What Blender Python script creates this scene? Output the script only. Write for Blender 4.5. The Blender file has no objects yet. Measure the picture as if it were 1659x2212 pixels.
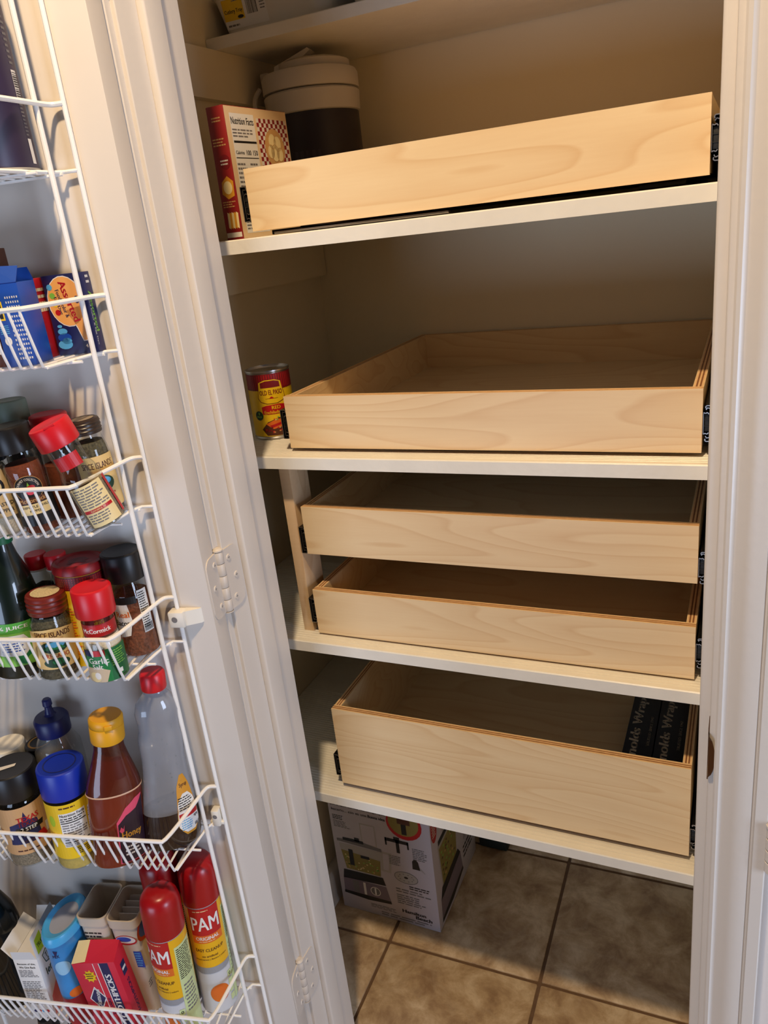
import bpy, bmesh, math, random
from mathutils import Vector, Matrix
random.seed(7)
S = bpy.context.scene
COL = S.collection

# ------------------------------------------------------------------ camera
CAM = Vector((0.6349, -0.9572, 1.499))
cr = Vector((0.90894305, 0.40221466, -0.10975381))
cu = Vector((-0.04501215, 0.35638147, 0.93325567))
cf = Vector((-0.41448334, 0.84333601, -0.34203501))
cd = bpy.data.cameras.new('camera'); cam = bpy.data.objects.new('camera', cd); COL.objects.link(cam)
cam.matrix_world = Matrix(((cr.x, cu.x, -cf.x, CAM.x), (cr.y, cu.y, -cf.y, CAM.y), (cr.z, cu.z, -cf.z, CAM.z), (0, 0, 0, 1)))
cd.sensor_fit = 'HORIZONTAL'; cd.sensor_width = 36; cd.lens = 1680.23 * 36 / 1659
cd.clip_start = 0.02; cd.clip_end = 50
S.camera = cam

# ------------------------------------------------------------------ world, lights, exposure
wd = bpy.data.worlds.new('world'); S.world = wd; wd.use_nodes = True
bg = wd.node_tree.nodes['Background']; bg.inputs[0].default_value = (0.92, 0.90, 1.0, 1); bg.inputs[1].default_value = 0.04
def lamp(name, kind, loc, power, color, size=0.1, target=None, sy=None):
    l = bpy.data.lights.new(name, kind); l.energy = power; l.color = color
    if kind == 'AREA':
        l.size = size
        if sy: l.shape = 'RECTANGLE'; l.size_y = sy
    else: l.shadow_soft_size = size
    o = bpy.data.objects.new(name, l); COL.objects.link(o); o.location = loc
    if target is not None: o.rotation_euler = (Vector(target) - Vector(loc)).to_track_quat('-Z', 'Y').to_euler()
    return o
lamp('ceiling_lamp', 'POINT', (0.38, -0.84, 2.72), 108, (1.0, 0.74, 0.455), 0.05)
lamp('window_daylight', 'AREA', (2.6, -0.95, 0.95), 34, (0.62, 0.75, 1.0), 0.6, (-0.1, -0.25, 0.7), 1.0)
lamp('low_daylight_fill', 'AREA', (-0.35, -3.1, 0.45), 27, (0.57, 0.72, 1.0), 1.3, (0.1, -0.1, 0.6), 0.9)  # unseen cool fill, added low behind the camera to lift lower drawer fronts
S.view_settings.view_transform = 'Standard'
try: S.view_settings.look = 'None'
except Exception: pass
S.view_settings.gamma = 1; S.view_settings.exposure = 0.0; S.view_settings.use_curve_mapping = False

# ------------------------------------------------------------------ materials
def lin(c): return tuple(((v/255)/12.92 if v/255 <= .04045 else ((v/255+.055)/1.055)**2.4) for v in c) + (1,)
MATS = {}
def M(name, rgb, rough=.5, metal=0, coat=0, var=0, vs=30, bump=0, bs=200, spec=.5):
    if name in MATS: return MATS[name]
    m = bpy.data.materials.new(name); m.use_nodes = True; MATS[name] = m
    nt = m.node_tree; b = nt.nodes['Principled BSDF']
    b.inputs['Base Color'].default_value = lin(rgb); b.inputs['Roughness'].default_value = rough
    b.inputs['Metallic'].default_value = metal; b.inputs['Coat Weight'].default_value = coat
    b.inputs['Specular IOR Level'].default_value = spec
    geo = nt.nodes.new('ShaderNodeNewGeometry')
    if var:
        n = nt.nodes.new('ShaderNodeTexNoise'); n.inputs['Scale'].default_value = vs; n.inputs['Detail'].default_value = 4
        nt.links.new(geo.outputs['Position'], n.inputs['Vector'])
        r = nt.nodes.new('ShaderNodeValToRGB'); c = lin(rgb)
        r.color_ramp.elements[0].position = .3; r.color_ramp.elements[1].position = .7
        r.color_ramp.elements[0].color = tuple(max(0, v*(1-var)) for v in c[:3]) + (1,)
        r.color_ramp.elements[1].color = tuple(min(1, v*(1+var)) for v in c[:3]) + (1,)
        nt.links.new(n.outputs['Fac'], r.inputs[0]); nt.links.new(r.outputs[0], b.inputs['Base Color'])
    if bump:
        n2 = nt.nodes.new('ShaderNodeTexNoise'); n2.inputs['Scale'].default_value = bs; n2.inputs['Detail'].default_value = 3
        nt.links.new(geo.outputs['Position'], n2.inputs['Vector'])
        bp = nt.nodes.new('ShaderNodeBump'); bp.inputs['Strength'].default_value = bump; bp.inputs['Distance'].default_value = .002
        nt.links.new(n2.outputs['Fac'], bp.inputs['Height']); nt.links.new(bp.outputs[0], b.inputs['Normal'])
    return m
def GLASS(name, tint=(245, 248, 248), amount=1.0, rough=.04, milky=None):
    """thin clear wall: tinted see-through plus mirror reflection, optionally partly milky"""
    if name in MATS: return MATS[name]
    m = bpy.data.materials.new(name); m.use_nodes = True; MATS[name] = m
    nt = m.node_tree; nt.nodes.remove(nt.nodes['Principled BSDF']); out = nt.nodes['Material Output']
    tr = nt.nodes.new('ShaderNodeBsdfTransparent'); tr.inputs[0].default_value = lin(tint)
    gl = nt.nodes.new('ShaderNodeBsdfGlossy'); gl.inputs['Roughness'].default_value = rough
    lw = nt.nodes.new('ShaderNodeLayerWeight'); lw.inputs[0].default_value = .5
    pw = nt.nodes.new('ShaderNodeMath'); pw.operation = 'POWER'; pw.inputs[1].default_value = 3.5; nt.links.new(lw.outputs['Facing'], pw.inputs[0])
    fr = nt.nodes.new('ShaderNodeMath'); fr.operation = 'MULTIPLY_ADD'; fr.inputs[1].default_value = .55; fr.inputs[2].default_value = .045; nt.links.new(pw.outputs[0], fr.inputs[0])
    mx = nt.nodes.new('ShaderNodeMixShader')
    nt.links.new(fr.outputs[0], mx.inputs[0])
    src = tr
    if milky:
        df = nt.nodes.new('ShaderNodeBsdfPrincipled'); df.inputs['Base Color'].default_value = lin(milky[:3]); df.inputs['Roughness'].default_value = .35
        m2 = nt.nodes.new('ShaderNodeMixShader'); m2.inputs[0].default_value = milky[3]
        nt.links.new(tr.outputs[0], m2.inputs[1]); nt.links.new(df.outputs[0], m2.inputs[2]); src = m2
    nt.links.new(src.outputs[0], mx.inputs[1]); nt.links.new(gl.outputs[0], mx.inputs[2])
    nt.links.new(mx.outputs[0], out.inputs['Surface'])
    return m
def WOOD(name, c1, c2, rough=.42, sc=(1.5, 6, 11), freq=15, mixf=.8):
    """plain-sawn birch veneer: contour lines of a stretched noise field, offset per object"""
    m = bpy.data.materials.new(name); m.use_nodes = True; MATS[name] = m
    nt = m.node_tree; b = nt.nodes['Principled BSDF']; b.inputs['Roughness'].default_value = rough
    tc = nt.nodes.new('ShaderNodeTexCoord'); oi = nt.nodes.new('ShaderNodeObjectInfo')
    mp = nt.nodes.new('ShaderNodeMapping'); mp.inputs['Scale'].default_value = sc
    nt.links.new(tc.outputs['Object'], mp.inputs['Vector'])
    mu = nt.nodes.new('ShaderNodeMath'); mu.operation = 'MULTIPLY'; mu.inputs[1].default_value = 37.0
    nt.links.new(oi.outputs['Random'], mu.inputs[0])
    va = nt.nodes.new('ShaderNodeVectorMath'); va.operation = 'ADD'
    nt.links.new(mp.outputs[0], va.inputs[0]); nt.links.new(mu.outputs[0], va.inputs[1])
    n1 = nt.nodes.new('ShaderNodeTexNoise'); n1.inputs['Scale'].default_value = 1.0; n1.inputs['Detail'].default_value = 1.5; n1.inputs['Roughness'].default_value = .4
    nt.links.new(va.outputs[0], n1.inputs['Vector'])
    m1 = nt.nodes.new('ShaderNodeMath'); m1.operation = 'MULTIPLY'; m1.inputs[1].default_value = freq
    nt.links.new(n1.outputs['Fac'], m1.inputs[0])
    m2 = nt.nodes.new('ShaderNodeMath'); m2.operation = 'FRACT'; nt.links.new(m1.outputs[0], m2.inputs[0])
    rp = nt.nodes.new('ShaderNodeValToRGB')
    e = rp.color_ramp.elements; e[0].position = 0; e[0].color = (0, 0, 0, 1); e[1].position = 1; e[1].color = (.0, .0, .0, 1)
    k = e.new(.72); k.color = (.45, .45, .45, 1); k = e.new(.90); k.color = (1, 1, 1, 1)
    nt.links.new(m2.outputs[0], rp.inputs[0])
    # fine fleck
    mp2 = nt.nodes.new('ShaderNodeMapping'); mp2.inputs['Scale'].default_value = (14, 120, 260)
    nt.links.new(tc.outputs['Object'], mp2.inputs['Vector'])
    n2 = nt.nodes.new('ShaderNodeTexNoise'); n2.inputs['Scale'].default_value = 1; n2.inputs['Detail'].default_value = 3
    nt.links.new(mp2.outputs[0], n2.inputs['Vector'])
    n3 = nt.nodes.new('ShaderNodeTexNoise'); n3.inputs['Scale'].default_value = 1.3; n3.inputs['Detail'].default_value = 2
    nt.links.new(va.outputs[0], n3.inputs['Vector'])
    mxa = nt.nodes.new('ShaderNodeMath'); mxa.operation = 'MULTIPLY'; mxa.inputs[1].default_value = .45 * mixf
    nt.links.new(rp.outputs[0], mxa.inputs[0])
    mxb = nt.nodes.new('ShaderNodeMath'); mxb.operation = 'MULTIPLY_ADD'; mxb.inputs[1].default_value = .22
    nt.links.new(n2.outputs['Fac'], mxb.inputs[0]); nt.links.new(mxa.outputs[0], mxb.inputs[2])
    mxc = nt.nodes.new('ShaderNodeMath'); mxc.operation = 'MULTIPLY_ADD'; mxc.inputs[1].default_value = .35
    nt.links.new(n3.outputs['Fac'], mxc.inputs[0]); nt.links.new(mxb.outputs[0], mxc.inputs[2])
    mc = nt.nodes.new('ShaderNodeMix'); mc.data_type = 'RGBA'; mc.inputs['A'].default_value = lin(c1); mc.inputs['B'].default_value = lin(c2)
    nt.links.new(mxc.outputs[0], mc.inputs['Factor']); nt.links.new(mc.outputs['Result'], b.inputs['Base Color'])
    return m
def STONE(name):
    m = bpy.data.materials.new(name); m.use_nodes = True; MATS[name] = m
    nt = m.node_tree; b = nt.nodes['Principled BSDF']; b.inputs['Roughness'].default_value = .5
    g = nt.nodes.new('ShaderNodeNewGeometry')
    n1 = nt.nodes.new('ShaderNodeTexNoise'); n1.inputs['Scale'].default_value = 13; n1.inputs['Detail'].default_value = 10; n1.inputs['Roughness'].default_value = .66; n1.inputs['Distortion'].default_value = .35
    nt.links.new(g.outputs['Position'], n1.inputs['Vector'])
    r = nt.nodes.new('ShaderNodeValToRGB'); e = r.color_ramp.elements
    e[0].position = .36; e[0].color = lin((158, 128, 96)); e[1].position = .64; e[1].color = lin((226, 204, 172))
    k = e.new(.5); k.color = lin((194, 166, 130))
    nt.links.new(n1.outputs['Fac'], r.inputs[0])
    n2 = nt.nodes.new('ShaderNodeTexNoise'); n2.inputs['Scale'].default_value = 7; n2.inputs['Detail'].default_value = 9; n2.inputs['Distortion'].default_value = .6
    nt.links.new(g.outputs['Position'], n2.inputs['Vector'])
    r2 = nt.nodes.new('ShaderNodeValToRGB'); f = r2.color_ramp.elements
    f[0].position = .47; f[0].color = (0, 0, 0, 1); f[1].position = .53; f[1].color = (0, 0, 0, 1); k = f.new(.5); k.color = (.22, .22, .22, 1)
    nt.links.new(n2.outputs['Fac'], r2.inputs[0])
    mc = nt.nodes.new('ShaderNodeMix'); mc.data_type = 'RGBA'; mc.inputs['B'].default_value = lin((205, 185, 158))
    nt.links.new(r.outputs[0], mc.inputs['A']); nt.links.new(r2.outputs[0], mc.inputs['Factor'])
    nt.links.new(mc.outputs['Result'], b.inputs['Base Color'])
    bp = nt.nodes.new('ShaderNodeBump'); bp.inputs['Strength'].default_value = .35; bp.inputs['Distance'].default_value = .003
    nt.links.new(n1.outputs['Fac'], bp.inputs['Height']); nt.links.new(bp.outputs[0], b.inputs['Normal'])
    return m

PAINT = M('white_gloss_paint', (216, 208, 198), .38, bump=.12, bs=90)
DOORP = M('white_door_paint', (214, 205, 194), .42, bump=.08, bs=60)
SHELFP = M('white_shelf_paint', (234, 229, 216), .36, var=.03, vs=25, bump=.15, bs=120)
WALLP = M('beige_wall_paint', (240, 226, 194), .8, bump=.1, bs=150)
WALLK = M('white_wall_paint', (218, 210, 203), .7, bump=.1, bs=150)
BIRCH = WOOD('birch_veneer', (243, 219, 174), (214, 172, 118))
PLYL = M('ply_light', (226, 184, 132), .6, var=.08, vs=120)
PLYD = M('ply_dark', (136, 88, 50), .65, var=.1, vs=120)
TILE = STONE('stone_tile'); GROUT = M('brown_grout', (112, 86, 64), .9, var=.12, vs=60)
WIRE = M('white_wire_coating', (245, 243, 239), .35)
PLASTW = M('white_plastic', (235, 230, 218), .4)
BLACKM = M('black_slide_steel', (26, 26, 26), .35, .6)
STEEL = M('bright_steel', (168, 166, 164), .38, 1)
RUBBER = M('black_rubber', (20, 20, 20), .6)
BRONZE = M('worn_bronze', (110, 82, 62), .28, 1)
BLACK = M('ink_black', (22, 20, 20), .5); WHITE = M('paper_white', (236, 234, 230), .55)
GREYP = M('ink_grey', (120, 116, 116), .6)

# ------------------------------------------------------------------ mesh helpers
class G:
    def __init__(s): s.v = []; s.f = []; s.m = []
    def add(s, vs, fs, mi=0):
        o = len(s.v); s.v += [tuple(p) for p in vs]
        for k in fs: s.f.append(tuple(i+o for i in k)); s.m.append(mi)
        return s
    def box(s, a, b, mi=0):
        (x0, y0, z0), (x1, y1, z1) = a, b
        return s.add([(x0,y0,z0),(x1,y0,z0),(x1,y1,z0),(x0,y1,z0),(x0,y0,z1),(x1,y0,z1),(x1,y1,z1),(x0,y1,z1)],
                     [(0,3,2,1),(4,5,6,7),(0,1,5,4),(1,2,6,5),(2,3,7,6),(3,0,4,7)], mi)
    def rbox(s, a, b, r, mi=0, seg=2):
        bm = bmesh.new(); bmesh.ops.create_cube(bm, size=1)
        for v in bm.verts: v.co = Vector([a[i] + (v.co[i]+.5)*(b[i]-a[i]) for i in range(3)])
        bmesh.ops.bevel(bm, geom=list(bm.edges), offset=r, segments=seg, affect='EDGES', profile=.5)
        bm.verts.index_update()
        s.add([v.co[:] for v in bm.verts], [tuple(v.index for v in f.verts) for f in bm.faces], mi); bm.free(); return s
    def lathe(s, prof, seg=36, mi=0, sx=1, sy=1, c=(0, 0), cap0=True, cap1=True, off=None, n=2.0):
        vs = []; fs = []
        for k, (r, z) in enumerate(prof):
            ox, oy = off(z) if off else (0, 0)
            for i in range(seg):
                t = 2*math.pi*i/seg; ct, st = math.cos(t), math.sin(t)
                if n != 2.0:
                    q = (abs(ct)**n + abs(st)**n)**(-1/n); ct *= q; st *= q
                vs.append((c[0]+ox+r*sx*ct, c[1]+oy+r*sy*st, z))
        for k in range(len(prof)-1):
            for i in range(seg):
                j = (i+1) % seg
                fs.append((k*seg+i, k*seg+j, (k+1)*seg+j, (k+1)*seg+i))
        if cap0 and prof[0][0] > 1e-6: fs.append(tuple(range(seg-1, -1, -1)))
        if cap1 and prof[-1][0] > 1e-6: fs.append(tuple(range((len(prof)-1)*seg, len(prof)*seg)))
        return s.add(vs, fs, mi)
    def tube(s, pts, r, seg=8, mi=0, cap=True):
        pts = [Vector(p) for p in pts]; vs = []; fs = []; n = len(pts); up = None
        for k, p in enumerate(pts):
            if k == 0: t = pts[1]-p
            elif k == n-1: t = p-pts[k-1]
            else: t = (pts[k+1]-p).normalized() + (p-pts[k-1]).normalized()
            t.normalize()
            if up is None: up = Vector((0, 0, 1)) if abs(t.z) < .9 else Vector((1, 0, 0))
            a = (up - t*up.dot(t)).normalized(); b = t.cross(a); up = a
            for i in range(seg):
                q = 2*math.pi*i/seg; vs.append(p + a*(r*math.cos(q)) + b*(r*math.sin(q)))
        for k in range(n-1):
            for i in range(seg):
                j = (i+1) % seg; fs.append((k*seg+i, k*seg+j, (k+1)*seg+j, (k+1)*seg+i))
        if cap: fs.append(tuple(range(seg-1, -1, -1))); fs.append(tuple(range((n-1)*seg, n*seg)))
        return s.add(vs, fs, mi)
    def prism(s, poly, z0, z1, mi=0, mapf=None):
        """extrude a 2-D outline; mapf(x, y, t) gives the 3-D point"""
        mapf = mapf or (lambda x, y, t: (x, y, t)); n = len(poly)
        vs = [mapf(x, y, z0) for x, y in poly] + [mapf(x, y, z1) for x, y in poly]
        return s.add(vs, [tuple(range(n-1, -1, -1)), tuple(range(n, 2*n))] + [(i, (i+1) % n, n+(i+1) % n, n+i) for i in range(n)], mi)
    def build(s, name, mats, parent=None, ang=35, loc=None):
        me = bpy.data.meshes.new(name); me.from_pydata(s.v, [], s.f)
        for m in (mats if isinstance(mats, (list, tuple)) else [mats]): me.materials.append(m)
        me.polygons.foreach_set('material_index', s.m)
        bm = bmesh.new(); bm.from_mesh(me); bmesh.ops.recalc_face_normals(bm, faces=bm.faces); bm.to_mesh(me); bm.free()
        if ang: me.polygons.foreach_set('use_smooth', [True]*len(me.polygons)); me.set_sharp_from_angle(angle=math.radians(ang))
        me.update()
        return link(name, me, parent, loc)
def link(name, data, parent=None, loc=None, rot=None):
    o = bpy.data.objects.new(name, data); COL.objects.link(o)
    if parent is not None: o.parent = parent
    if loc is not None: o.location = loc
    if rot is not None: o.rotation_euler = rot
    return o
def tag(o, label, cat, group=None):
    o['label'] = label; o['category'] = cat
    if group: o['group'] = group
    return o
def thing(name, label, cat, loc=(0, 0, 0), rot=(0, 0, 0), group=None):
    return tag(link(name, None, None, loc, rot), label, cat, group)
def struct(o): o['kind'] = 'structure'; return o
def arc(cx, cy, r, a0, a1, n):
    return [(cx+r*math.cos(math.radians(a0+(a1-a0)*i/n)), cy+r*math.sin(math.radians(a0+(a1-a0)*i/n))) for i in range(n+1)]
def smooth(pts, it=2):
    """round the corners of a 3-D polyline (Chaikin), ends kept"""
    pts = [Vector(p) for p in pts]
    for _ in range(it):
        q = [pts[0]]
        for a, b in zip(pts, pts[1:]): q += [a.lerp(b, .25), a.lerp(b, .75)]
        pts = q + [pts[-1]]
    return pts

# ---- flat print on a surface
TEXTS = {}
def text_geo(s, bold=0, shear=0):
    key = (s, bold, shear)
    if key in TEXTS: return TEXTS[key]
    c = bpy.data.curves.new('t', 'FONT'); c.body = s; c.size = 1; c.resolution_u = 2; c.shear = shear
    o = bpy.data.objects.new('t', c); me = bpy.data.meshes.new_from_object(o)
    vs = [(v.co.x, v.co.y) for v in me.vertices]; fs = [tuple(p.vertices) for p in me.polygons]
    bpy.data.objects.remove(o); bpy.data.meshes.remove(me); bpy.data.curves.remove(c)
    if bold: # heavier strokes: the outline laid down again, shifted sideways by a little
        k = len(vs); base = list(vs); bf = list(fs); q = bold*.9
        vs = [(a-q, b) for a, b in base] + [(a+q, b) for a, b in base]; fs = bf + [tuple(i+k for i in f) for f in bf]
    x0 = min(v[0] for v in vs); x1 = max(v[0] for v in vs); y0 = min(v[1] for v in vs); y1 = max(v[1] for v in vs)
    vs = [(a-(x0+x1)/2, b-(y0+y1)/2) for a, b in vs]
    TEXTS[key] = (vs, fs, x1-x0, y1-y0); return TEXTS[key]
class Print:
    def __init__(s, mp, curve_r=None): s.mp = mp; s.r = curve_r; s.g = G(); s.mats = []
    def mi(s, m):
        if m not in s.mats: s.mats.append(m)
        return s.mats.index(m)
    def put(s, vs, fs, m, L): s.g.add([s.mp(a, b, .00025+.00014*L) for a, b in vs], fs, s.mi(m)); return s
    def poly(s, pts, m, L=0, n=None):
        """outline convex in b, laid as vertical strips so that it follows a curved surface"""
        a0 = min(p[0] for p in pts); a1 = max(p[0] for p in pts)
        if s.r is None and n is None: return s.put(pts, [tuple(range(len(pts)))], m, L)
        n = n or max(1, int((a1-a0)/(s.r*.14))+1)
        xs = sorted(set([a0+(a1-a0)*i/n for i in range(n+1)] + [p[0] for p in pts])); vs = []
        N = len(pts)
        for a in xs:
            ys = []
            for i in range(N):
                p, q = pts[i], pts[(i+1) % N]
                if min(p[0], q[0]) - 1e-9 <= a <= max(p[0], q[0]) + 1e-9:
                    if abs(p[0]-q[0]) < 1e-9: ys += [p[1], q[1]]
                    else: ys.append(p[1] + (q[1]-p[1])*(a-p[0])/(q[0]-p[0]))
            vs += [(a, min(ys)), (a, max(ys))]
        return s.put(vs, [(2*i, 2*i+2, 2*i+3, 2*i+1) for i in range(len(xs)-1)], m, L)
    def rect(s, a0, b0, a1, b1, m, L=0): return s.poly([(a0, b0), (a1, b0), (a1, b1), (a0, b1)], m, L)
    def ell(s, ca, cb, ra, rb, m, L=0, n=22): return s.poly([(ca+ra*math.cos(2*math.pi*i/n), cb+rb*math.sin(2*math.pi*i/n)) for i in range(n)], m, L)
    def ring(s, ca, cb, ra, rb, t, m, L=0, n=28):
        vs = []; 
        for i in range(n):
            c, q = math.cos(2*math.pi*i/n), math.sin(2*math.pi*i/n); vs += [(ca+ra*c, cb+rb*q), (ca+(ra-t)*c, cb+(rb-t)*q)]
        return s.put(vs, [(2*i, (2*i+2) % (2*n), (2*i+3) % (2*n), 2*i+1) for i in range(n)], m, L)
    def text(s, t, ca, cb, h, m, L=1, w=None, bold=.02, shear=0, rot=0, arc_r=None):
        vs, fs, tw, th = text_geo(t, bold, shear); k = h/th; kx = k if w is None else w/tw
        vs = [(a*kx, b*k) for a, b in vs]
        if s.r is not None and rot == 0 and tw*kx > s.r*.25 and arc_r is None:
            bm = bmesh.new(); bv = [bm.verts.new((a, b, 0)) for a, b in vs]
            for f in fs:
                try: bm.faces.new([bv[i] for i in f])
                except ValueError: pass
            st = s.r*.16; q = -tw*kx/2 + st
            while q < tw*kx/2:
                bmesh.ops.bisect_plane(bm, geom=list(bm.verts)+list(bm.edges)+list(bm.faces), plane_co=(q, 0, 0), plane_no=(1, 0, 0)); q += st
            bm.verts.index_update(); vs = [(v.co.x, v.co.y) for v in bm.verts]; fs = [tuple(v.index for v in f.verts) for f in bm.faces]; bm.free()
        if arc_r:
            vs = [((arc_r+b)*math.sin(a/arc_r), (arc_r+b)*math.cos(a/arc_r)) for a, b in vs]
        c, q = math.cos(math.radians(rot)), math.sin(math.radians(rot))
        return s.put([(ca+a*c-b*q, cb+a*q+b*c) for a, b in vs], fs, m, L)
    def micro(s, a0, b0, a1, b1, lines, m, L=1, fill=.45):
        """lines of print too small to read"""
        dh = (b1-b0)/lines
        for i in range(lines):
            a = a0; y = b1-dh*(i+.5); end = a1 - random.random()*.3*(a1-a0)
            while a < end-1e-5:
                w = min((a1-a0)*random.uniform(.10, .28), end-a); s.rect(a, y-dh*fill/2, a+w, y+dh*fill/2, m, L); a += w+(a1-a0)*.035
        return s
    def build(s, name, parent): return s.g.build(name, s.mats, parent, ang=0)
def cyl(r, cz=0): # local surface map for a round body: a = arc length from the -Y front, b = height
    rr = r if callable(r) else (lambda z: r)
    def mp(a, b, l):
        q = rr(b); p = a/q; return ((q+l)*math.sin(p), -(q+l)*math.cos(p), b)
    return mp
def front(y): return lambda a, b, l: (a, y-l, b)          # -Y face
def right(x): return lambda a, b, l: (x+l, a, b)          # +X face
def topf(z): return lambda a, b, l: (a, b, z+l)           # top face

# ------------------------------------------------------------------ dimensions
W = 0.604                 # edge of the right stop; left jamb face is x = 0
YD, YF = -0.057, -0.174   # back and front of the jambs
XL, XR, YB = -0.225, 0.604, 0.612     # closet interior
ZS = [1.505, 1.1916, 0.8732, 0.5585]  # shelf tops
TH = 0.019
DA = math.radians(13.0)   # the open door stands 13 degrees off the wall
PIN = Vector((-0.003, -0.1805, 0))
dn = Vector((math.sin(DA), -math.cos(DA), 0)); dd = Vector((-math.cos(DA), -math.sin(DA), 0))
P0 = PIN + dn*0.042
def dpos(u, w, z): return tuple(P0 + dd*u + dn*w + Vector((0, 0, z)))

# ------------------------------------------------------------------ setting
fl = struct(G().box((-2.2, -3.2, -.03), (2.4, .75, -.003)).build('floor', GROUT, ang=0))
TP = .3385; ta = math.radians(1.2); T0 = Vector((-.035, .178))
tm = G().rbox((.003, .003, -.012), (TP-.003, TP-.003, 0), .0035, 0, 2)
tmesh = None
for i in range(-5, 7):
    for j in range(-7, 2):
        p = (T0.x + TP*(i*math.cos(ta)-j*math.sin(ta)), T0.y + TP*(i*math.sin(ta)+j*math.cos(ta)))
        if tmesh is None: o = tm.build('tile', TILE, fl); tmesh = o.data; o.location = (p[0], p[1], 0); o.rotation_euler = (0, 0, ta)
        else: link('tile', tmesh, fl, (p[0], p[1], 0), (0, 0, ta))
struct(G().box((XL-.1, YB, 0), (XR+.1, YB+.1, 2.44)).build('wall_back', WALLP, ang=0))
struct(G().box((XL-.1, YD, 0), (XL, YB, 2.44)).build('wall_left', WALLP, ang=0))
struct(G().box((XR, YD+.001, 0), (XR+.1, YB, 2.44)).build('wall_right', WALLP, ang=0))
struct(G().box((XL-.1, YD, 2.44), (XR+.1, YB+.1, 2.5)).build('ceiling', WALLP, ang=0))
struct(G().box((-2.2, YF, 0), (-.019, YD, 2.08)).box((W+.03, YF, 0), (2.4, YD, 2.08)).box((-2.2, YF, 2.08), (2.4, YD, 2.5)).build('wall_front', WALLK, ang=0))
bbp = [(0, 0), (.017, 0), (.0165, .008), (.012, .017), (.012, .062), (.009, .072), (.003, .078), (0, .078)]
struct(G().prism(bbp, YD, YB, 0, lambda a, b, t: (XL+a+.012, t, b)).box((XL, YD, 0), (XL+.012, YB, .078)).build('baseboard_left', PAINT))
struct(G().prism(bbp, XL, XR, 0, lambda a, b, t: (t, YB-a, b)).build('baseboard_back', PAINT))
# jambs, stops, casings (trim)
def rounded(x0, y0, x1, y1, r, n=3):
    return arc(x0+r, y0+r, r, 180, 270, n) + arc(x1-r, y0+r, r, 270, 360, n) + arc(x1-r, y1-r, r, 0, 90, n) + arc(x0+r, y1-r, r, 90, 180, n)
H = 2.06
struct(G().prism(rounded(-.019, YF, 0, YD, .0018), 0, H).build('trim_1', PAINT))
struct(G().prism(rounded(W+.0125, YF, W+.030, YD, .0018), 0, H).build('trim_2', PAINT))
struct(G().prism(rounded(-.001, -.138, .011, -.103, .003), 0, H-.011).build('trim_3', PAINT))
struct(G().prism(rounded(W, -.138, W+.0135, -.103, .003), 0, H-.011).build('trim_4', PAINT))
struct(G().box((-.019, YF, H), (W+.030, YD, 2.06)).box((0, -.138, H-.011), (W+.012, -.103, H)).build('trim_5', PAINT))
# casing profile: distance from the reveal edge, projection
cas = [(0, 0), (0, .0085), (.002, .0105), (.0055, .0115), (.008, .0095), (.010, .0088), (.013, .0095), (.020, .0135), (.027, .0155), (.034, .0160), (.0395, .0155), (.041, .0125), (.0425, .0125), (.044, .0165), (.056, .0165), (.0575, .015), (.0575, 0)]
struct(G().prism([(-.006-a, YF-b) for a, b in cas], 0, 2.12).build('trim_6', PAINT, ang=28))
struct(G().prism([(W+.0185+a, YF-b) for a, b in cas], 0, 2.12).build('trim_7', PAINT, ang=28))
struct(G().prism(cas, -.0635, W+.076, 0, lambda a, b, t: (t, YF-b, 2.066+a)).build('trim_8', PAINT, ang=28))

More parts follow.
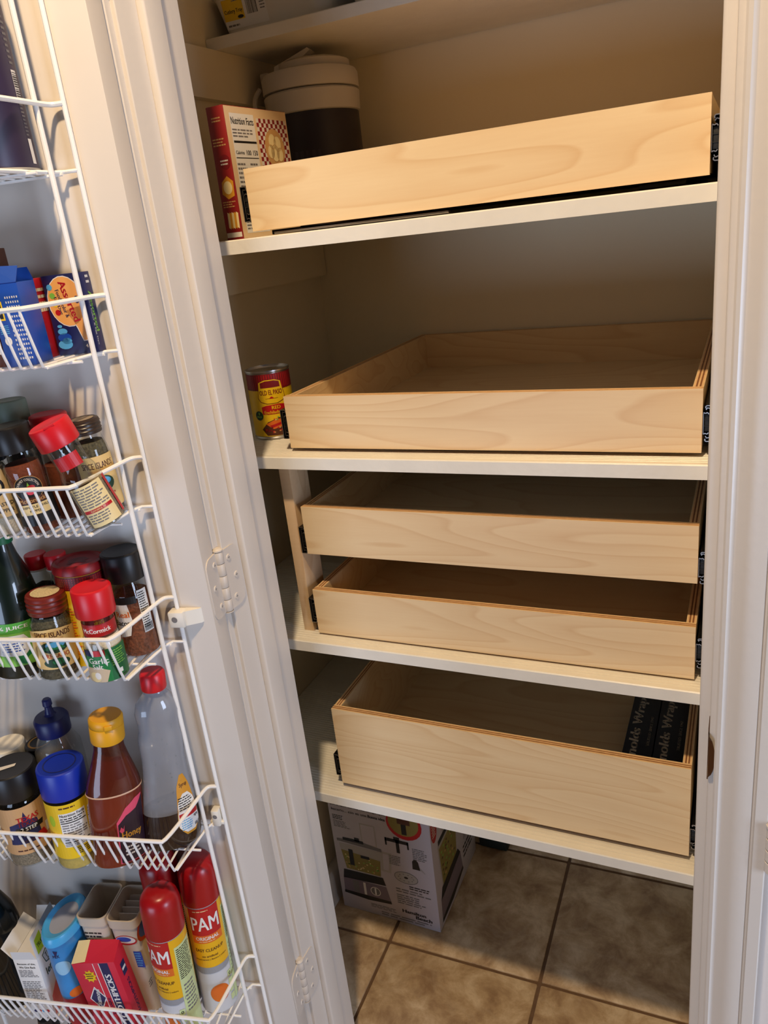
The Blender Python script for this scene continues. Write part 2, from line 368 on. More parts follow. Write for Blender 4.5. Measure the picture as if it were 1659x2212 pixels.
# door, its slab in its own frame: local x toward the hinge, local -y out of the inner face
door = struct(link('door_1', None, None, tuple(P0), (0, 0, DA)))
door['label'] = 'white slab pantry door standing open with a wire rack on its inner face'
G().rbox((-.608, 0, .01), (-.003, .035, 2.035), .0015).build('slab', DOORP, door)
def hinge(zc):
    h = G()
    # pin in door frame: P0 = PIN + dn*.042, so the pin lies at local (0, .042)
    py = .042
    for k in range(5):
        z0 = zc-.0445+k*.0178; h.lathe([(.0062, z0+.0003), (.0066, z0+.001), (.0066, z0+.0168), (.0062, z0+.0175)], 16, 0, c=(0, py))
    h.lathe([(.003, zc+.0445), (.0072, zc+.0452), (.0072, zc+.047), (.004, zc+.0492)], 16, 0, c=(0, py))
    h.lathe([(.004, zc-.0478), (.0068, zc-.0462), (.0068, zc-.0450)], 16, 0, c=(0, py))
    def leaf(mapf):
        pts = [(.002, -.0445), (.022, -.0445)] + arc(.022, -.0305, .014, -90, 0, 4)[1:] + arc(.022, .0305, .014, 0, 90, 4) + [(.002, .0445)]
        h.prism(pts, -.0002, .0016, 0, mapf)
    leaf(lambda a, b, t: (-.003+t, .0395-a, zc+b))
    ca, sa = math.cos(DA), math.sin(DA)
    def jm(a, b, t): # jamb face x = 0 in world -> door frame
        q = Vector((t, YF-.004+a, 0)) - P0; return (q.x*ca+q.y*sa, -q.x*sa+q.y*ca, zc+b)
    leaf(jm)
    o = h.build('hinge', DOORP, door)
    def screw(mapf):
        g = G(); n = 14
        vs = [mapf(.0050*math.cos(6.2832*i/n), .0050*math.sin(6.2832*i/n), .0015) for i in range(n)] + [mapf(.0040*math.cos(6.2832*i/n), .0040*math.sin(6.2832*i/n), .0028) for i in range(n)]
        g.add(vs, [(i, (i+1) % n, n+(i+1) % n, n+i) for i in range(n)] + [tuple(range(n, 2*n))])
        for q in ((.0021, .0004), (.0004, .0021)): g.add([mapf(sx*q[0], sy*q[1], .0029) for sx, sy in ((-1, -1), (1, -1), (1, 1), (-1, 1))], [(0, 1, 2, 3)], 1)
        g.build('screw', [DOORP, GREYP], o)
    for a, b in ((.012, .030), (.022, .0), (.014, -.030)):
        screw(lambda p, q, t, a=a, b=b: (-.003+t, .0395-a-p, zc+b+q))
        screw(lambda p, q, t, a=a, b=b: jm(a+p, b+q, t))
for zc in (.318, 1.070, 1.822): hinge(zc)

# strike plate on the right jamb
sp = G()
sp.prism([(-.0005, -.035), (.0012, -.035), (.0012, .035), (-.0005, .035)], 0, .022, 0, lambda a, b, t: (W+.0125-a, YF+.002+t, .908+b))
n = 10
for i in range(n):
    z0, z1 = -.028+.056*i/n, -.028+.056*(i+1)/n
    b0, b1 = [.009*math.sin(math.pi*min(1, max(0, (z+.028)/.056)))**.6 for z in (z0, z1)]
    for (o0, o1, dz) in ((b0, b1, 0),):
        sp.add([(W+.0115, YF+.003, .908+z0), (W+.0113+.001, YF-.003, .908+z0), (W+.0125+o0*.75, YF-.004-o0*.35, .908+z0),
                (W+.0115, YF+.003, .908+z1), (W+.0113+.001, YF-.003, .908+z1), (W+.0125+o1*.75, YF-.004-o1*.35, .908+z1)],
               [(0, 1, 4, 3), (1, 2, 5, 4)])
tag(sp.build('strike_plate', BRONZE), 'worn bronze latch strike plate with curved lip on the right door jamb', 'strike plate')

# painted hinge at the neighbouring trim, right edge of the photo
hk = thing('painted_hinge', 'white painted hinge knuckle at the right edge beside the casing', 'hinge', (.689, YF-.014, .775))
g = G()
for k in range(4): g.lathe([(.010, .0005+k*.016), (.0108, .0015+k*.016), (.0108, .0145+k*.016), (.010, .0155+k*.016)], 16)
g.lathe([(.004, .062), (.012, .063), (.012, .066), (.006, .070)], 16)
g.build('knuckle', PAINT, hk)
G().rbox((.002, .004, 0), (.03, .012, .064), .001).build('leaf', PAINT, hk)

# ------------------------------------------------------------------ shelves
def shelf(z, y0, label, ridged=True, zc=.071, front_r=.0015, cy=.012):
    t = thing('pantry_shelf', label, 'shelf', (0, y0, z), group='white pantry shelves')
    D_ = YB-y0-.003
    pr = [(0, -TH), (0, -front_r), (front_r, 0)]
    if ridged:
        y = .010
        while y < min(D_-.02, .30):
            pr += [(y, 0), (y+.0008, -.0011), (y+.0020, -.0011), (y+.0028, 0)]; y += .0066
    pr += [(D_, 0), (D_, -TH)]
    G().prism(pr, XL+.001, XR-.001, 0, lambda a, b, s: (s, a, b)).build('board', SHELFP, t, ang=20)
    G().box((XL+.0005, cy, -TH-zc), (XL+.019, D_, -TH-.0003)).build('cleat', WALLP, t, ang=0)
    return t
shelf(1.81+TH, .32, 'shallow white shelf at the very top, holding white plastic trays', False, .077, cy=-.36)
shelf(ZS[0], 0, 'white shelf with potato box and jug behind its drawer', True)
shelf(ZS[1], 0, 'white shelf with an enchilada sauce can beside its drawer', True)
shelf(ZS[2], 0, 'white ribbed shelf carrying the birch post and two stacked drawers', True)
shelf(ZS[3], 0, 'lowest white ribbed shelf, above the tiled floor, carrying the deep drawer', True)
# divider post
pz0, pz1 = ZS[2], ZS[1]-TH
g = G().rbox((-.0285, .035, pz0), (-.0095, .090, pz1-.0005), .0008)
PINE = WOOD('post_wood', (234, 208, 170), (200, 158, 112), sc=(9, 9, 1.6))
tag(g.build('support_post', PINE), 'pale birch upright post between shelves at the left of two stacked drawers', 'post')

# ------------------------------------------------------------------ drawers
DW = .5853; DX = .0047; DD = .577; PT = .0127
def ply(g, a, b, ax, nply=5):
    """panel laid up from plies along axis ax; face plies get the veneer (slot 0)"""
    t = (b[ax]-a[ax]); face = t*.08; core = (t-2*face)/(nply)
    cuts = [0, face] + [face+core*(i+1) for i in range(nply)] + [t]
    for i in range(len(cuts)-1):
        p, q = list(a), list(b); p[ax] = a[ax]+cuts[i]; q[ax] = a[ax]+cuts[i+1]
        mi = 0 if i in (0, len(cuts)-2) else (1 if i % 2 else 2)
        if mi == 2:
            for k in range(3):
                if k != ax: p[k] += .0004; q[k] -= .0004
        g.box(tuple(p), tuple(q), mi)
def channel(g, pts, y0, y1, sx, t=.0011, steelend=True):
    for (a, b), (c, d) in zip(pts, pts[1:]):
        dx, dz = c-a, d-b; L = math.hypot(dx, dz); nx, nz = -dz/L*t/2, dx/L*t/2
        q = [(a+nx, b+nz), (a-nx, b-nz), (c-nx, d-nz), (c+nx, d+nz)]
        v = [(sx*x, y0, z) for x, z in q] + [(sx*x, y1, z) for x, z in q]
        g.add(v, [(0, 1, 2, 3)], 1 if steelend else 0)
        g.add(v, [(7, 6, 5, 4), (0, 4, 5, 1), (1, 5, 6, 2), (2, 6, 7, 3), (3, 7, 4, 0)], 0)
mm = lambda pts: [(a/1000, b/1000) for a, b in pts]
OUTC = mm([(9.5, 19), (10, 21), (8.5, 22.3), (.8, 22.3), (.8, -22.3), (8.5, -22.3), (10, -21), (9.5, -19)])
MIDC = mm([(9.5, 16.5), (8, 19), (5, 18), (2.6, 19.3), (2.6, -19.3), (5, -18), (8, -19), (9.5, -16.5)])
INC = mm([(6, 11.5), (7.5, 13.5), (10, 12.5), (12.2, 13.5), (12.2, -13.5), (10, -12.5), (7.5, -13.5), (6, -11.5)])
slide_cache = {}
def drawer(y, z, h, zc, label, feet=False, dy_s=.004):
    t = thing('pull_out_drawer', label, 'drawer', (DX+DW/2, y, z), group='birch pull-out drawers')
    hw = DW/2
    def panel(name, a, b, ax):
        g = G(); ply(g, a, b, ax); return g.build(name, [BIRCH, PLYL, PLYD], t, ang=0)
    panel('front_panel', (-hw, 0, 0), (hw, PT, h), 1)
    panel('side_panel', (-hw, PT, .002), (-hw+PT, DD, h-.001), 0)
    panel('side_panel', (hw-PT, PT, .002), (hw, DD, h-.001), 0)
    panel('back_panel', (-hw+PT, DD-PT, .002), (hw-PT, DD, h-.001), 1)
    panel('bottom_panel', (-hw+PT, PT, .004), (hw-PT, DD-PT, .0105), 2)
    for sx in (-1, 1):
        # local x runs from the mount (0) to the drawer side (12.7 mm)
        s = link('slide', None, t, (sx*(hw+.0130), dy_s, zc))
        key = sx
        if key not in slide_cache:
            a = G(); channel(a, OUTC, 0, .52, -sx); a = a.build('outer_channel', [BLACKM, STEEL], s, ang=0)
            b = G(); channel(b, MIDC, .003, .52, -sx); b = b.build('middle_channel', [BLACKM, STEEL], s, ang=0)
            c = G(); channel(c, INC, .001, .52, -sx); c = c.build('inner_channel', [BLACKM, STEEL], s, ang=0)
            e = G(); e.rbox((min(-sx*.0033, -sx*.0112), .004, -.0112), (max(-sx*.0033, -sx*.0112), .03, .0112), .001)
            for zz in (-.004, .004): e.box((min(-sx*.003, -sx*.0113), .0032, zz-.0006), (max(-sx*.003, -sx*.0113), .006, zz+.0006))
            e = e.build('bumper', RUBBER, s)
            slide_cache[key] = [o.data for o in (a, b, c, e)]
        else:
            for nm, me in zip(('outer_channel', 'middle_channel', 'inner_channel', 'bumper'), slide_cache[key]): link(nm, me, s)
    if feet:
        for x0 in (-hw+.018, hw-.075):
            G().rbox((x0, .02, -.0068), (x0+.05, .5, -.0008), .0008).build('mounting_foot', BLACKM, t)
        G().rbox((-hw+.03, .006, -.0066), (hw-.30, .018, -.0035), .0006).build('mounting_strip', STEEL, t)
    return t
drawer(.0187, 1.5129, .080, .036, 'topmost birch drawer, shut, in front of the potato box and jug', True, .003)
drawer(.0294, 1.1975, .080, .036, 'wide open-topped birch drawer beside the enchilada sauce can, its empty inside showing')
drawer(.0298, 1.0196, .0808, .021, 'upper of the two birch drawers stacked beside the upright post')
drawer(.0265, .8765, .0800, .039, 'lower of the two birch drawers stacked beside the upright post')
drawer(.0266, .5680, .1580, .034, 'deep birch drawer on the lowest shelf holding two foil wrap boxes')

# ------------------------------------------------------------------ wire rack on the door
rack = thing('door_rack', 'white coated wire rack with stepped baskets fixed to the open door', 'rack', tuple(P0), (0, 0, DA))
RW = .558  # far side
RZ = [1.660, 1.461, 1.265, 1.071, .762, .425]
FZ = [1.596, 1.399, 1.202, 1.006, .698, .363]
def dl(u, w, z): return (-u, -w, z)
for u in (.050, RW+.02):
    G().tube([dl(u, .005, .22), dl(u, .005, 1.90)], .0028, 10).build('upright_wire', WIRE, rack)
for u in (.070, RW):
    G().tube([dl(u, .027, .22), dl(u, .027, 1.90)], .0031, 10).build('upright_wire', WIRE, rack)
cwm = None
for zr, zf_ in zip(RZ, FZ):
    b = link('basket', None, rack, (0, 0, 0))
    def side(uu, z, wf, uf):
        return [(uu(.050), .006, z), (uu(.063), .007, z), (uu(.0665), .016, z), (uu(.068), .031, z), (uu(uf), wf, z)]
    L = lambda q: q; R = lambda q: RW+.02-(q-.050)
    pts = side(L, zr, .118, .079); pts2 = side(R, zr, .118, .079)
    path = [dl(*p) for p in pts] + [dl(*p) for p in reversed(pts2)]
    # round the two front corners only a little
    P = smooth(path[:5] + [dl(.09, .118, zr)], 2)[:-1] + [Vector(dl(.10, .118, zr))] + [Vector(dl(R(.10), .118, zr))] + list(reversed([Vector(p) for p in smooth([dl(*p) for p in pts2] + [dl(R(.09), .118, zr)], 2)[:-1]]))
    G().tube(P, .0028, 8).build('rail', WIRE, b)
    fr = [dl(.050, .006, zf_-.002), dl(.066, .007, zf_-.002), dl(.074, .020, zf_-.002), dl(.084, .100, zf_-.002)]
    G().tube(fr, .0021, 8).build('floor_wire', WIRE, b)
    G().tube([dl(R(q), w_, zf_-.002) for q, w_ in ((.050, .006), (.066, .007), (.074, .020), (.084, .100))], .0021, 8).build('floor_wire', WIRE, b)
    for w_ in (.012, .060): G().tube([dl(.066+.0001, w_, zf_-.0045), dl(R(.066), w_, zf_-.0045)], .0018, 6).build('floor_wire', WIRE, b)
    hgt = zr-zf_
    if cwm is None:
        g = G().tube(smooth([(0, -.1185, .064), (0, -.1185, .058), (0, -.1045, .0), (0, -.100, -.002), (0, -.006, -.002)], 1), .0017, 6)
        cw = g.build('cross_wire', WIRE, b); cwm = cw.data; cw.location = (-.086, 0, zf_); cw.scale = (1, 1, hgt/.064); k0 = 1
    else: k0 = 0
    for k in range(k0, 35):
        o = link('cross_wire', cwm, b, (-.086-.0135*k, 0, zf_)); o.scale = (1, 1, hgt/.064)
g = G().rbox((-.060, -.017, 1.030), (-.038, 0, 1.053), .002).prism([(-.040, 0), (-.040, -.013), (-.020, -.003), (-.018, 0)], 1.031, 1.052)
cl = g.build('mounting_clip', PLASTW, rack)
G().add([(-.051+.0042*math.cos(t*.5236), -.0173, 1.0425+.0042*math.sin(t*.5236)) for t in range(12)], [tuple(range(12))]).build('screw', GREYP, cl, ang=0)
g = G().rbox((-.066, -.014, .694), (-.054, 0, .722), .002).rbox((-.072, -.010, .695), (-.050, -.002, .700), .001)
cl = g.build('mounting_clip', PLASTW, rack)
G().add([(-.060+.0035*math.cos(t*.5236), -.0143, .712+.0035*math.sin(t*.5236)) for t in range(12)], [tuple(range(12))]).build('screw', GREYP, cl, ang=0)
#ITEMS
# ------------------------------------------------------------------ things on the pantry shelves
RED = M('ink_red', (186, 24, 30), .4); DRED = M('ink_dark_red', (120, 18, 26), .45); YEL = M('ink_yellow', (240, 200, 28), .4)
ORANGE = M('ink_orange', (224, 110, 34), .45); GREEN = M('ink_green', (26, 122, 62), .45); DGREEN = M('ink_dark_green', (26, 64, 36), .5)
BLUE = M('ink_blue', (26, 74, 168), .4); NAVY = M('ink_navy', (24, 30, 84), .45); CREAM = M('paper_cream', (236, 216, 160), .55)
PALE = M('paper_pale', (228, 222, 214), .55); PINK = M('ink_pink', (226, 80, 110), .5); TAN = M('ink_tan', (206, 160, 100), .5)
BROWN = M('ink_brown', (84, 44, 24), .5); LBLUE = M('ink_light_blue', (86, 170, 222), .4); LGREEN = M('ink_light_green', (126, 190, 74), .45)
SILVER = M('tin', (190, 188, 184), .28, 1); GOLD = M('ink_gold', (214, 150, 40), .45)
CLEAR = GLASS('clear_plastic'); 

def can_of_sauce():
    r, h = .036, .1135
    t = thing('sauce_can', 'yellow and red labelled enchilada sauce can on the shelf left of the drawer', 'can', (-.080, .126, ZS[1]), (0, 0, math.radians(34)))
    G().lathe([(r-.002, 0), (r+.0006, .0005), (r+.0006, .003), (r-.0008, .0045), (r-.0008, h-.0045), (r+.0006, h-.003), (r+.0006, h-.0004), (r-.0012, h), (r-.0018, h-.003), (r-.003, h-.0045), (r-.010, h-.004), (r-.012, h-.0046), (0.0001, h-.0046)], 44).build('body', SILVER, t)
    lb = Print(cyl(r-.0006), r)
    hp = math.pi*r
    lb.rect(-hp, .006, hp, .0835, YEL); lb.rect(-hp, .0835, hp, h-.0055, DRED)
    for k in range(56):
        a = -hp + 2*hp*k/56; lb.rect(a, .0845, a+.0011, h-.007, RED, 1)
        lb.ell(a+.002, .0835, .0025, .0018, DRED, 1, 8)
    o = lb.build('label', t)
    p = Print(cyl(r-.0006), r)
    # badge
    bd = [(-.022, .070), (-.018, .064), (-.008, .0605), (.008, .0605), (.018, .064), (.022, .070), (.020, .081), (.018, .095), (.008, .0985), (-.008, .0985), (-.018, .095), (-.020, .081)]
    p.poly([(a*1.05, b+(b-.079)*.05) for a, b in bd], DRED, 2); p.poly(bd, YEL, 3)
    p.poly([(-.016, .086), (.016, .086), (.0155, .0945), (.007, .0970), (-.007, .0970), (-.0155, .0945)], DRED, 4)
    p.text('OLD EL PASO', 0, .0785, .0078, DRED, 5, w=.037, bold=.03)
    p.poly([(-.004, .0685), (.004, .0685), (.001, .0715), (-.001, .0715)], RED, 5); p.rect(-.010, .0683, .010, .0688, DRED, 5)
    p.poly([(-.0185, .043), (-.008, .0425), (.010, .0425), (.028, .044), (.029, .056), (.010, .0585), (-.010, .0575), (-.019, .055)], RED, 2)
    p.text('RED', .005, .0535, .0055, YEL, 4, bold=.03); p.text('Enchilada Sauce', .006, .0462, .0052, YEL, 4, w=.042, bold=.02)
    p.ell(-.026, .041, .0078, .0078, DGREEN, 3); p.text('MILD', -.026, .0392, .003, LGREEN, 4); p.ell(-.0255, .0445, .0012, .0025, LGREEN, 4)
    p.poly([(-.024, .018), (-.012, .030), (.006, .036), (.026, .038), (.032, .030), (.032, .008), (.010, .0065), (-.016, .0075)], BROWN, 2)
    p.poly([(-.016, .027), (.002, .034), (.020, .034), (.018, .022), (-.004, .018)], ORANGE, 3); p.poly([(-.010, .024), (.012, .029), (.014, .026), (-.006, .020)], RED, 4)
    for k in range(26): p.ell(random.uniform(-.019, .024), random.uniform(.010, .021), .0018, .0014, random.choice([DRED, TAN, BROWN, RED]), 5, 8)
    for k in range(10): p.ell(random.uniform(-.003, .022), random.uniform(.0325, .0375), .0014, .0011, random.choice([CREAM, LGREEN, ORANGE]), 5, 7)
    p.build('label_print', o)
can_of_sauce()

def potato_box():
    t = thing('potato_mix_box', 'red and cream instant potato carton standing left of the topmost drawer', 'box', (-.081, .100, ZS[0]), (0, 0, math.radians(-3)))
    w, d, h = .031, .163, .184
    CARTR = M('carton_red', (140, 24, 26), .5); CARTC = M('carton_cream', (232, 202, 160), .5)
    o = G().rbox((-w/2, 0, 0), (w/2, d, h), .0012).build('carton', CARTR, t)
    p = Print(right(w/2))
    p.rect(.001, .001, d-.001, h-.001, CARTC); p.rect(.012, .008, .072, h-.010, WHITE, 1)
    p.text('Nutrition Facts', .042, h-.020, .0095, BLACK, 2, w=.056, bold=.03)
    p.micro(.014, h-.043, .066, h-.030, 3, GREYP, 2); p.rect(.014, h-.050, .071, h-.047, BLACK, 2)
    p.text('Calories', .0255, h-.063, .005, BLACK, 2, w=.021, bold=.03); p.text('100', .047, h-.063, .007, BLACK, 2, w=.012, bold=.03); p.text('150', .064, h-.063, .007, BLACK, 2, w=.012, bold=.03); p.rect(.014, h-.071, .071, h-.0698, BLACK, 2)
    p.micro(.014, .034, .040, h-.076, 12, GREYP, 2); p.micro(.046, .034, .070, h-.076, 12, GREYP, 2); p.rect(.014, .028, .071, .031, BLACK, 2); p.micro(.014, .012, .070, .026, 3, GREYP, 2)
    # picture: potatoes on a checked cloth
    p.rect(.078, h-.092, d-.004, h-.014, PALE, 1)
    for i in range(13):
        for j in range(13):
            if (i+j) % 2: p.rect(.078+i*.0062, h-.092+j*.006, .078+i*.0062+.0062, h-.092+j*.006+.006, CARTR, 2)
    p.ell(.119, h-.055, .027, .028, TAN, 3)
    for a, b, q in ((.113, .045, .010), (.127, .048, .010), (.118, .062, .011), (.131, .064, .009), (.107, .060, .009)): p.ell(a, h-b, q, q*1.15, CREAM, 4, 16); p.ring(a, h-b, q, q*1.15, .0006, TAN, 5, 16)
    p.text('love', .134, h-.106, .0105, CARTR, 2, bold=.03, shear=.25); p.text('Idahoan?', .124, h-.120, .0125, CARTR, 2, w=.055, bold=.03, shear=.2); p.micro(.096, h-.110, .110, h-.101, 2, CARTR, 2)
    p.build('panel_print', o)
    q = Print(front(0)); q.micro(-.008, h-.022, .008, h-.014, 2, TAN, 0); q.micro(-.012, h-.054, .012, h-.042, 3, TAN, 0)
    q.ell(.004, h-.075, .010, .010, DRED, 0); q.micro(-.004, h-.080, .012, h-.071, 2, PALE, 1)
    q.poly([(-.010, .066), (.0, .058), (.012, .062), (.013, .082), (.003, .090), (-.008, .082)], GOLD, 0); q.ell(.002, .074, .008, .009, CREAM, 1)
    q.micro(-.012, .046, .012, .056, 3, TAN, 0)
    for k in range(5): q.poly([(-.008+k*.004, .018), (-.004+k*.004, .016), (-.003+k*.004, .038), (-.007+k*.004, .040)], GOLD if k % 2 else CREAM, 1)
    q.rect(-.014, .004, .014, .011, PALE, 0)
    q.build('side_print', o)
potato_box()

def jug():
    t = thing('insulated_jug', 'dark insulated drink jug with grey screw lid behind the topmost drawer', 'jug', (-.106, .455, ZS[0]), (0, 0, math.radians(10))); t.scale = (1.04, 1.04, 1.04)
    DK = M('jug_dark', (40, 32, 38), .45, var=.1, vs=15); LT = M('jug_grey', (204, 196, 184), .5)
    r = .080
    G().lathe([(r-.010, 0), (r-.004, .002), (r-.002, .010), (r-.003, .05), (r-.001, .10), (r-.001, .190)], 48).build('body', DK, t)
    G().lathe([(r-.002, .190), (r+.002, .192), (r+.004, .222), (r+.001, .225), (r-.003, .226)], 48).build('collar', LT, t)
    ld = G().lathe([(r-.003, .2265), (r+.003, .2275), (r+.004, .229), (r+.004, .250), (r+.001, .256), (r-.006, .258), (r-.010, .258)], 48)
    lid = ld.build('lid', LT, t)
    c = G(); seg = 72; pr = []
    for k in range(seg):
        a = 2*math.pi*k/seg; q = .0625 + (.0014 if k % 2 else 0); pr.append((q*math.cos(a), q*math.sin(a)))
    c.prism([(a+.008, b) for a, b in pr], .258, .270); c.lathe([(.060, .270), (.054, .274), (.0001, .275)], 40, c=(.008, 0))
    c.build('screw_cap', LT, lid)
    sp_ = G().prism([(-.058, .258), (-.056, .268), (-.030, .276), (.006, .288), (.010, .284), (-.010, .272)], -.014, .014, 0, lambda a, b, s: (a+.01, s-.03, b))
    sp_.build('spout_flip', LT, lid)
    hnd = G().tube(smooth([(-r-.003, -.03, .240), (-r-.012, -.04, .225), (-r-.006, -.058, .20), (-.055, -.074, .185)], 2), .004, 8); hnd.build('bail_handle', LT, t)
    G().rbox((-r-.004, -.020, .243), (-r+.014, -.002, .266), .003).build('handle_lug', LT, lid)
    pl = Print(cyl(r-.0012), r); EMB = M('jug_emboss', (54, 44, 50), .4)
    pl.rect(-.028, .03, .028, .13, EMB); pl.build('front_plate', t)
jug()

def food_box():
    w, d, h = .245, .262, .345
    t = thing('appliance_carton', 'white food processor carton standing on the tiled floor under the lowest shelf', 'box', (-.177, .234, .001), (0, 0, 0))
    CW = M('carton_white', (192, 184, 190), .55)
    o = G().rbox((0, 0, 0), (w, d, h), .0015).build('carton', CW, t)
    p = Print(front(0))
    GL = M('ink_glass', (176, 170, 164), .5); FOOD = M('ink_food', (142, 128, 62), .55); SIL = M('ink_silver', (124, 110, 122), .5)
    # bowl, lid, chute
    p.poly([(.014, .195), (.118, .195), (.112, .121), (.024, .121)], GL, 0); p.poly([(.017, .176), (.115, .168), (.111, .123), (.025, .123)], FOOD, 1)
    for k in range(60): p.ell(random.uniform(.026, .108), random.uniform(.127, .164), .0022, .0016, random.choice([FOOD, LGREEN, TAN, CREAM]), 2, 7)
    p.rect(.036, .136, .047, .182, BLACK, 3); p.rect(.066, .164, .088, .172, BLACK, 3)
    p.poly([(.010, .200), (.122, .196), (.121, .204), (.078, .211), (.010, .207)], GREYP, 2); p.rect(.026, .206, .078, .214, BLACK, 3); p.rect(.056, .210, .068, .220, BLACK, 3)
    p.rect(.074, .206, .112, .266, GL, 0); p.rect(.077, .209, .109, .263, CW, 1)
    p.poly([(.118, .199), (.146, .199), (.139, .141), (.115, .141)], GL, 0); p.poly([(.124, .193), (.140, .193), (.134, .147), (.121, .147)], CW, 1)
    # base
    p.poly([(.016, .118), (.116, .120), (.121, .098), (.012, .092)], BLACK, 1); p.poly([(.012, .094), (.121, .094), (.129, .052), (.010, .052)], SIL, 1)
    p.poly([(.010, .054), (.129, .054), (.130, .046), (.070, .041), (.009, .046)], BLACK, 2); p.rect(.035, .055, .050, .091, GREYP, 2); p.rect(.062, .055, .068, .091, PALE, 2)
    p.ell(.092, .073, .013, .013, GREYP, 2); p.ring(.092, .073, .013, .013, .002, PALE, 3); p.rect(.090, .063, .094, .083, WHITE, 3)
    # attachments
    p.ell(.185, .290, .042, .042, RED, 0); p.ell(.184, .294, .036, .036, FOOD, 1); p.rect(.170, .290, .200, .330, BROWN, 2); p.rect(.178, .262, .190, .290, BLACK, 2)
    p.poly([(.134, .243), (.190, .243), (.190, .234), (.134, .234)], BLACK, 1); p.rect(.134, .222, .138, .243, BLACK, 1); p.rect(.187, .222, .191, .243, BLACK, 1); p.rect(.160, .206, .168, .243, BLACK, 1); p.rect(.156, .240, .170, .250, BLACK, 1)
    p.poly([(.194, .170), (.212, .170), (.209, .192), (.205, .197), (.199, .197), (.195, .192)], BLACK, 1); p.poly([(.210, .172), (.224, .162), (.222, .166), (.211, .178)], GL, 1)
    p.ell(.175, .138, .029, .017, GREYP, 1); p.ell(.175, .1385, .0275, .0155, GL, 2); p.ell(.175, .139, .005, .003, BLACK, 3)
    for k in range(10): p.ell(.175+.018*math.cos(k*.628), .1385+.010*math.sin(k*.628), .002, .0012, GREYP, 3, 7)
    # text
    p.text('para que usted no tenga que', .075, .304, .0072, GREYP, 1, w=.135); p.text('hacerlo... eso es una', .052, .291, .0072, GREYP, 1, w=.088); p.text('Buena idea', .120, .291, .0078, BLACK, 1, w=.042, bold=.03)
    p.micro(.008, .262, .034, .276, 3, BLACK, 1); p.micro(.008, .240, .050, .260, 5, GREYP, 1); p.micro(.198, .196, .236, .230, 7, GREYP, 1); p.micro(.138, .168, .168, .196, 6, GREYP, 1); p.micro(.180, .106, .232, .118, 2, BLACK, 1)
    p.micro(.146, .090, .236, .104, 2, GREYP, 1); p.micro(.146, .056, .220, .086, 5, GREYP, 1); p.micro(.075, .022, .140, .034, 3, GREYP, 1); p.micro(.10, .006, .225, .018, 2, GREYP, 1)
    p.text('Hamilton', .184, .037, .0095, BLACK, 1, w=.058, bold=.045); p.text('Beach', .207, .026, .0095, BLACK, 1, w=.040, bold=.045)
    p.build('front_print', o)
    q = Print(right(w))
    q.ell(.020, .275, .017, .034, RED, 0); q.micro(.010, .255, .030, .290, 5, PALE, 1)
    q.poly([(.030, .215), (.150, .225), (.135, .105), (.040, .095)], GL, 0); q.poly([(.036, .205), (.145, .212), (.133, .110), (.043, .100)], FOOD, 1)
    for k in range(50): q.ell(random.uniform(.048, .128), random.uniform(.118, .196), .004, .003, random.choice([FOOD, LGREEN, TAN, BROWN]), 2, 7)
    q.poly([(.060, .300), (.100, .302), (.100, .226), (.064, .222)], GL, 0); q.rect(.035, .215, .150, .228, BLACK, 2)
    q.poly([(.034, .100), (.142, .112), (.156, .090), (.022, .072)], BLACK, 1); q.poly([(.022, .074), (.156, .092), (.164, .038), (.020, .020)], SIL, 1); q.poly([(.020, .022), (.164, .040), (.166, .030), (.090, .012), (.018, .012)], BLACK, 2)
    q.poly([(.170, .225), (.215, .230), (.230, .330), (.200, .340)], RED, 0); q.micro(.180, .235, .205, .320, 6, PALE, 1)
    for k in range(5): q.rect(.185+.008*k, .10, .188+.008*k, .20, GREYP, 0)
    q.micro(.175, .05, .24, .09, 3, BLACK, 0)
    q.build('side_print', o)
food_box()
g = G().rbox((0, 0, 0), (.075, .085, .055), .006)
t = tag(g.build('dark_case', M('dark_green_plastic', (22, 30, 24), .5), None, loc=(.072, .508, .001)), 'small black box on the floor behind the food processor carton', 'box')

# foil wrap boxes in the deep drawer
FOILB = M('foil_box_navy', (20, 22, 40), .45)
for x0, lab in ((.4735, 'navy foil wrap carton, the one farther from the drawer side'), (.5225, 'navy foil wrap carton lying against the right drawer side')):
    t = thing('foil_wrap_box', lab, 'box', (x0, .070, .5680+.0107), group='foil wrap boxes in the deep drawer')
    o = G().rbox((0, 0, 0), (.0475, .30, .047), .0012).build('carton', FOILB, t)
    p = Print(topf(.047))
    p.text('Reynolds Wrap', .017, .155, .021, M('foil_text', (232, 222, 206), .45), 0, w=.225, bold=.035, shear=.12, rot=90)
    p.text('TRUSTED SINCE 1947', .038, .17, .0045, M('foil_text', (232, 222, 206), .45), 0, w=.085, rot=90)
    p.build('carton_print', o)

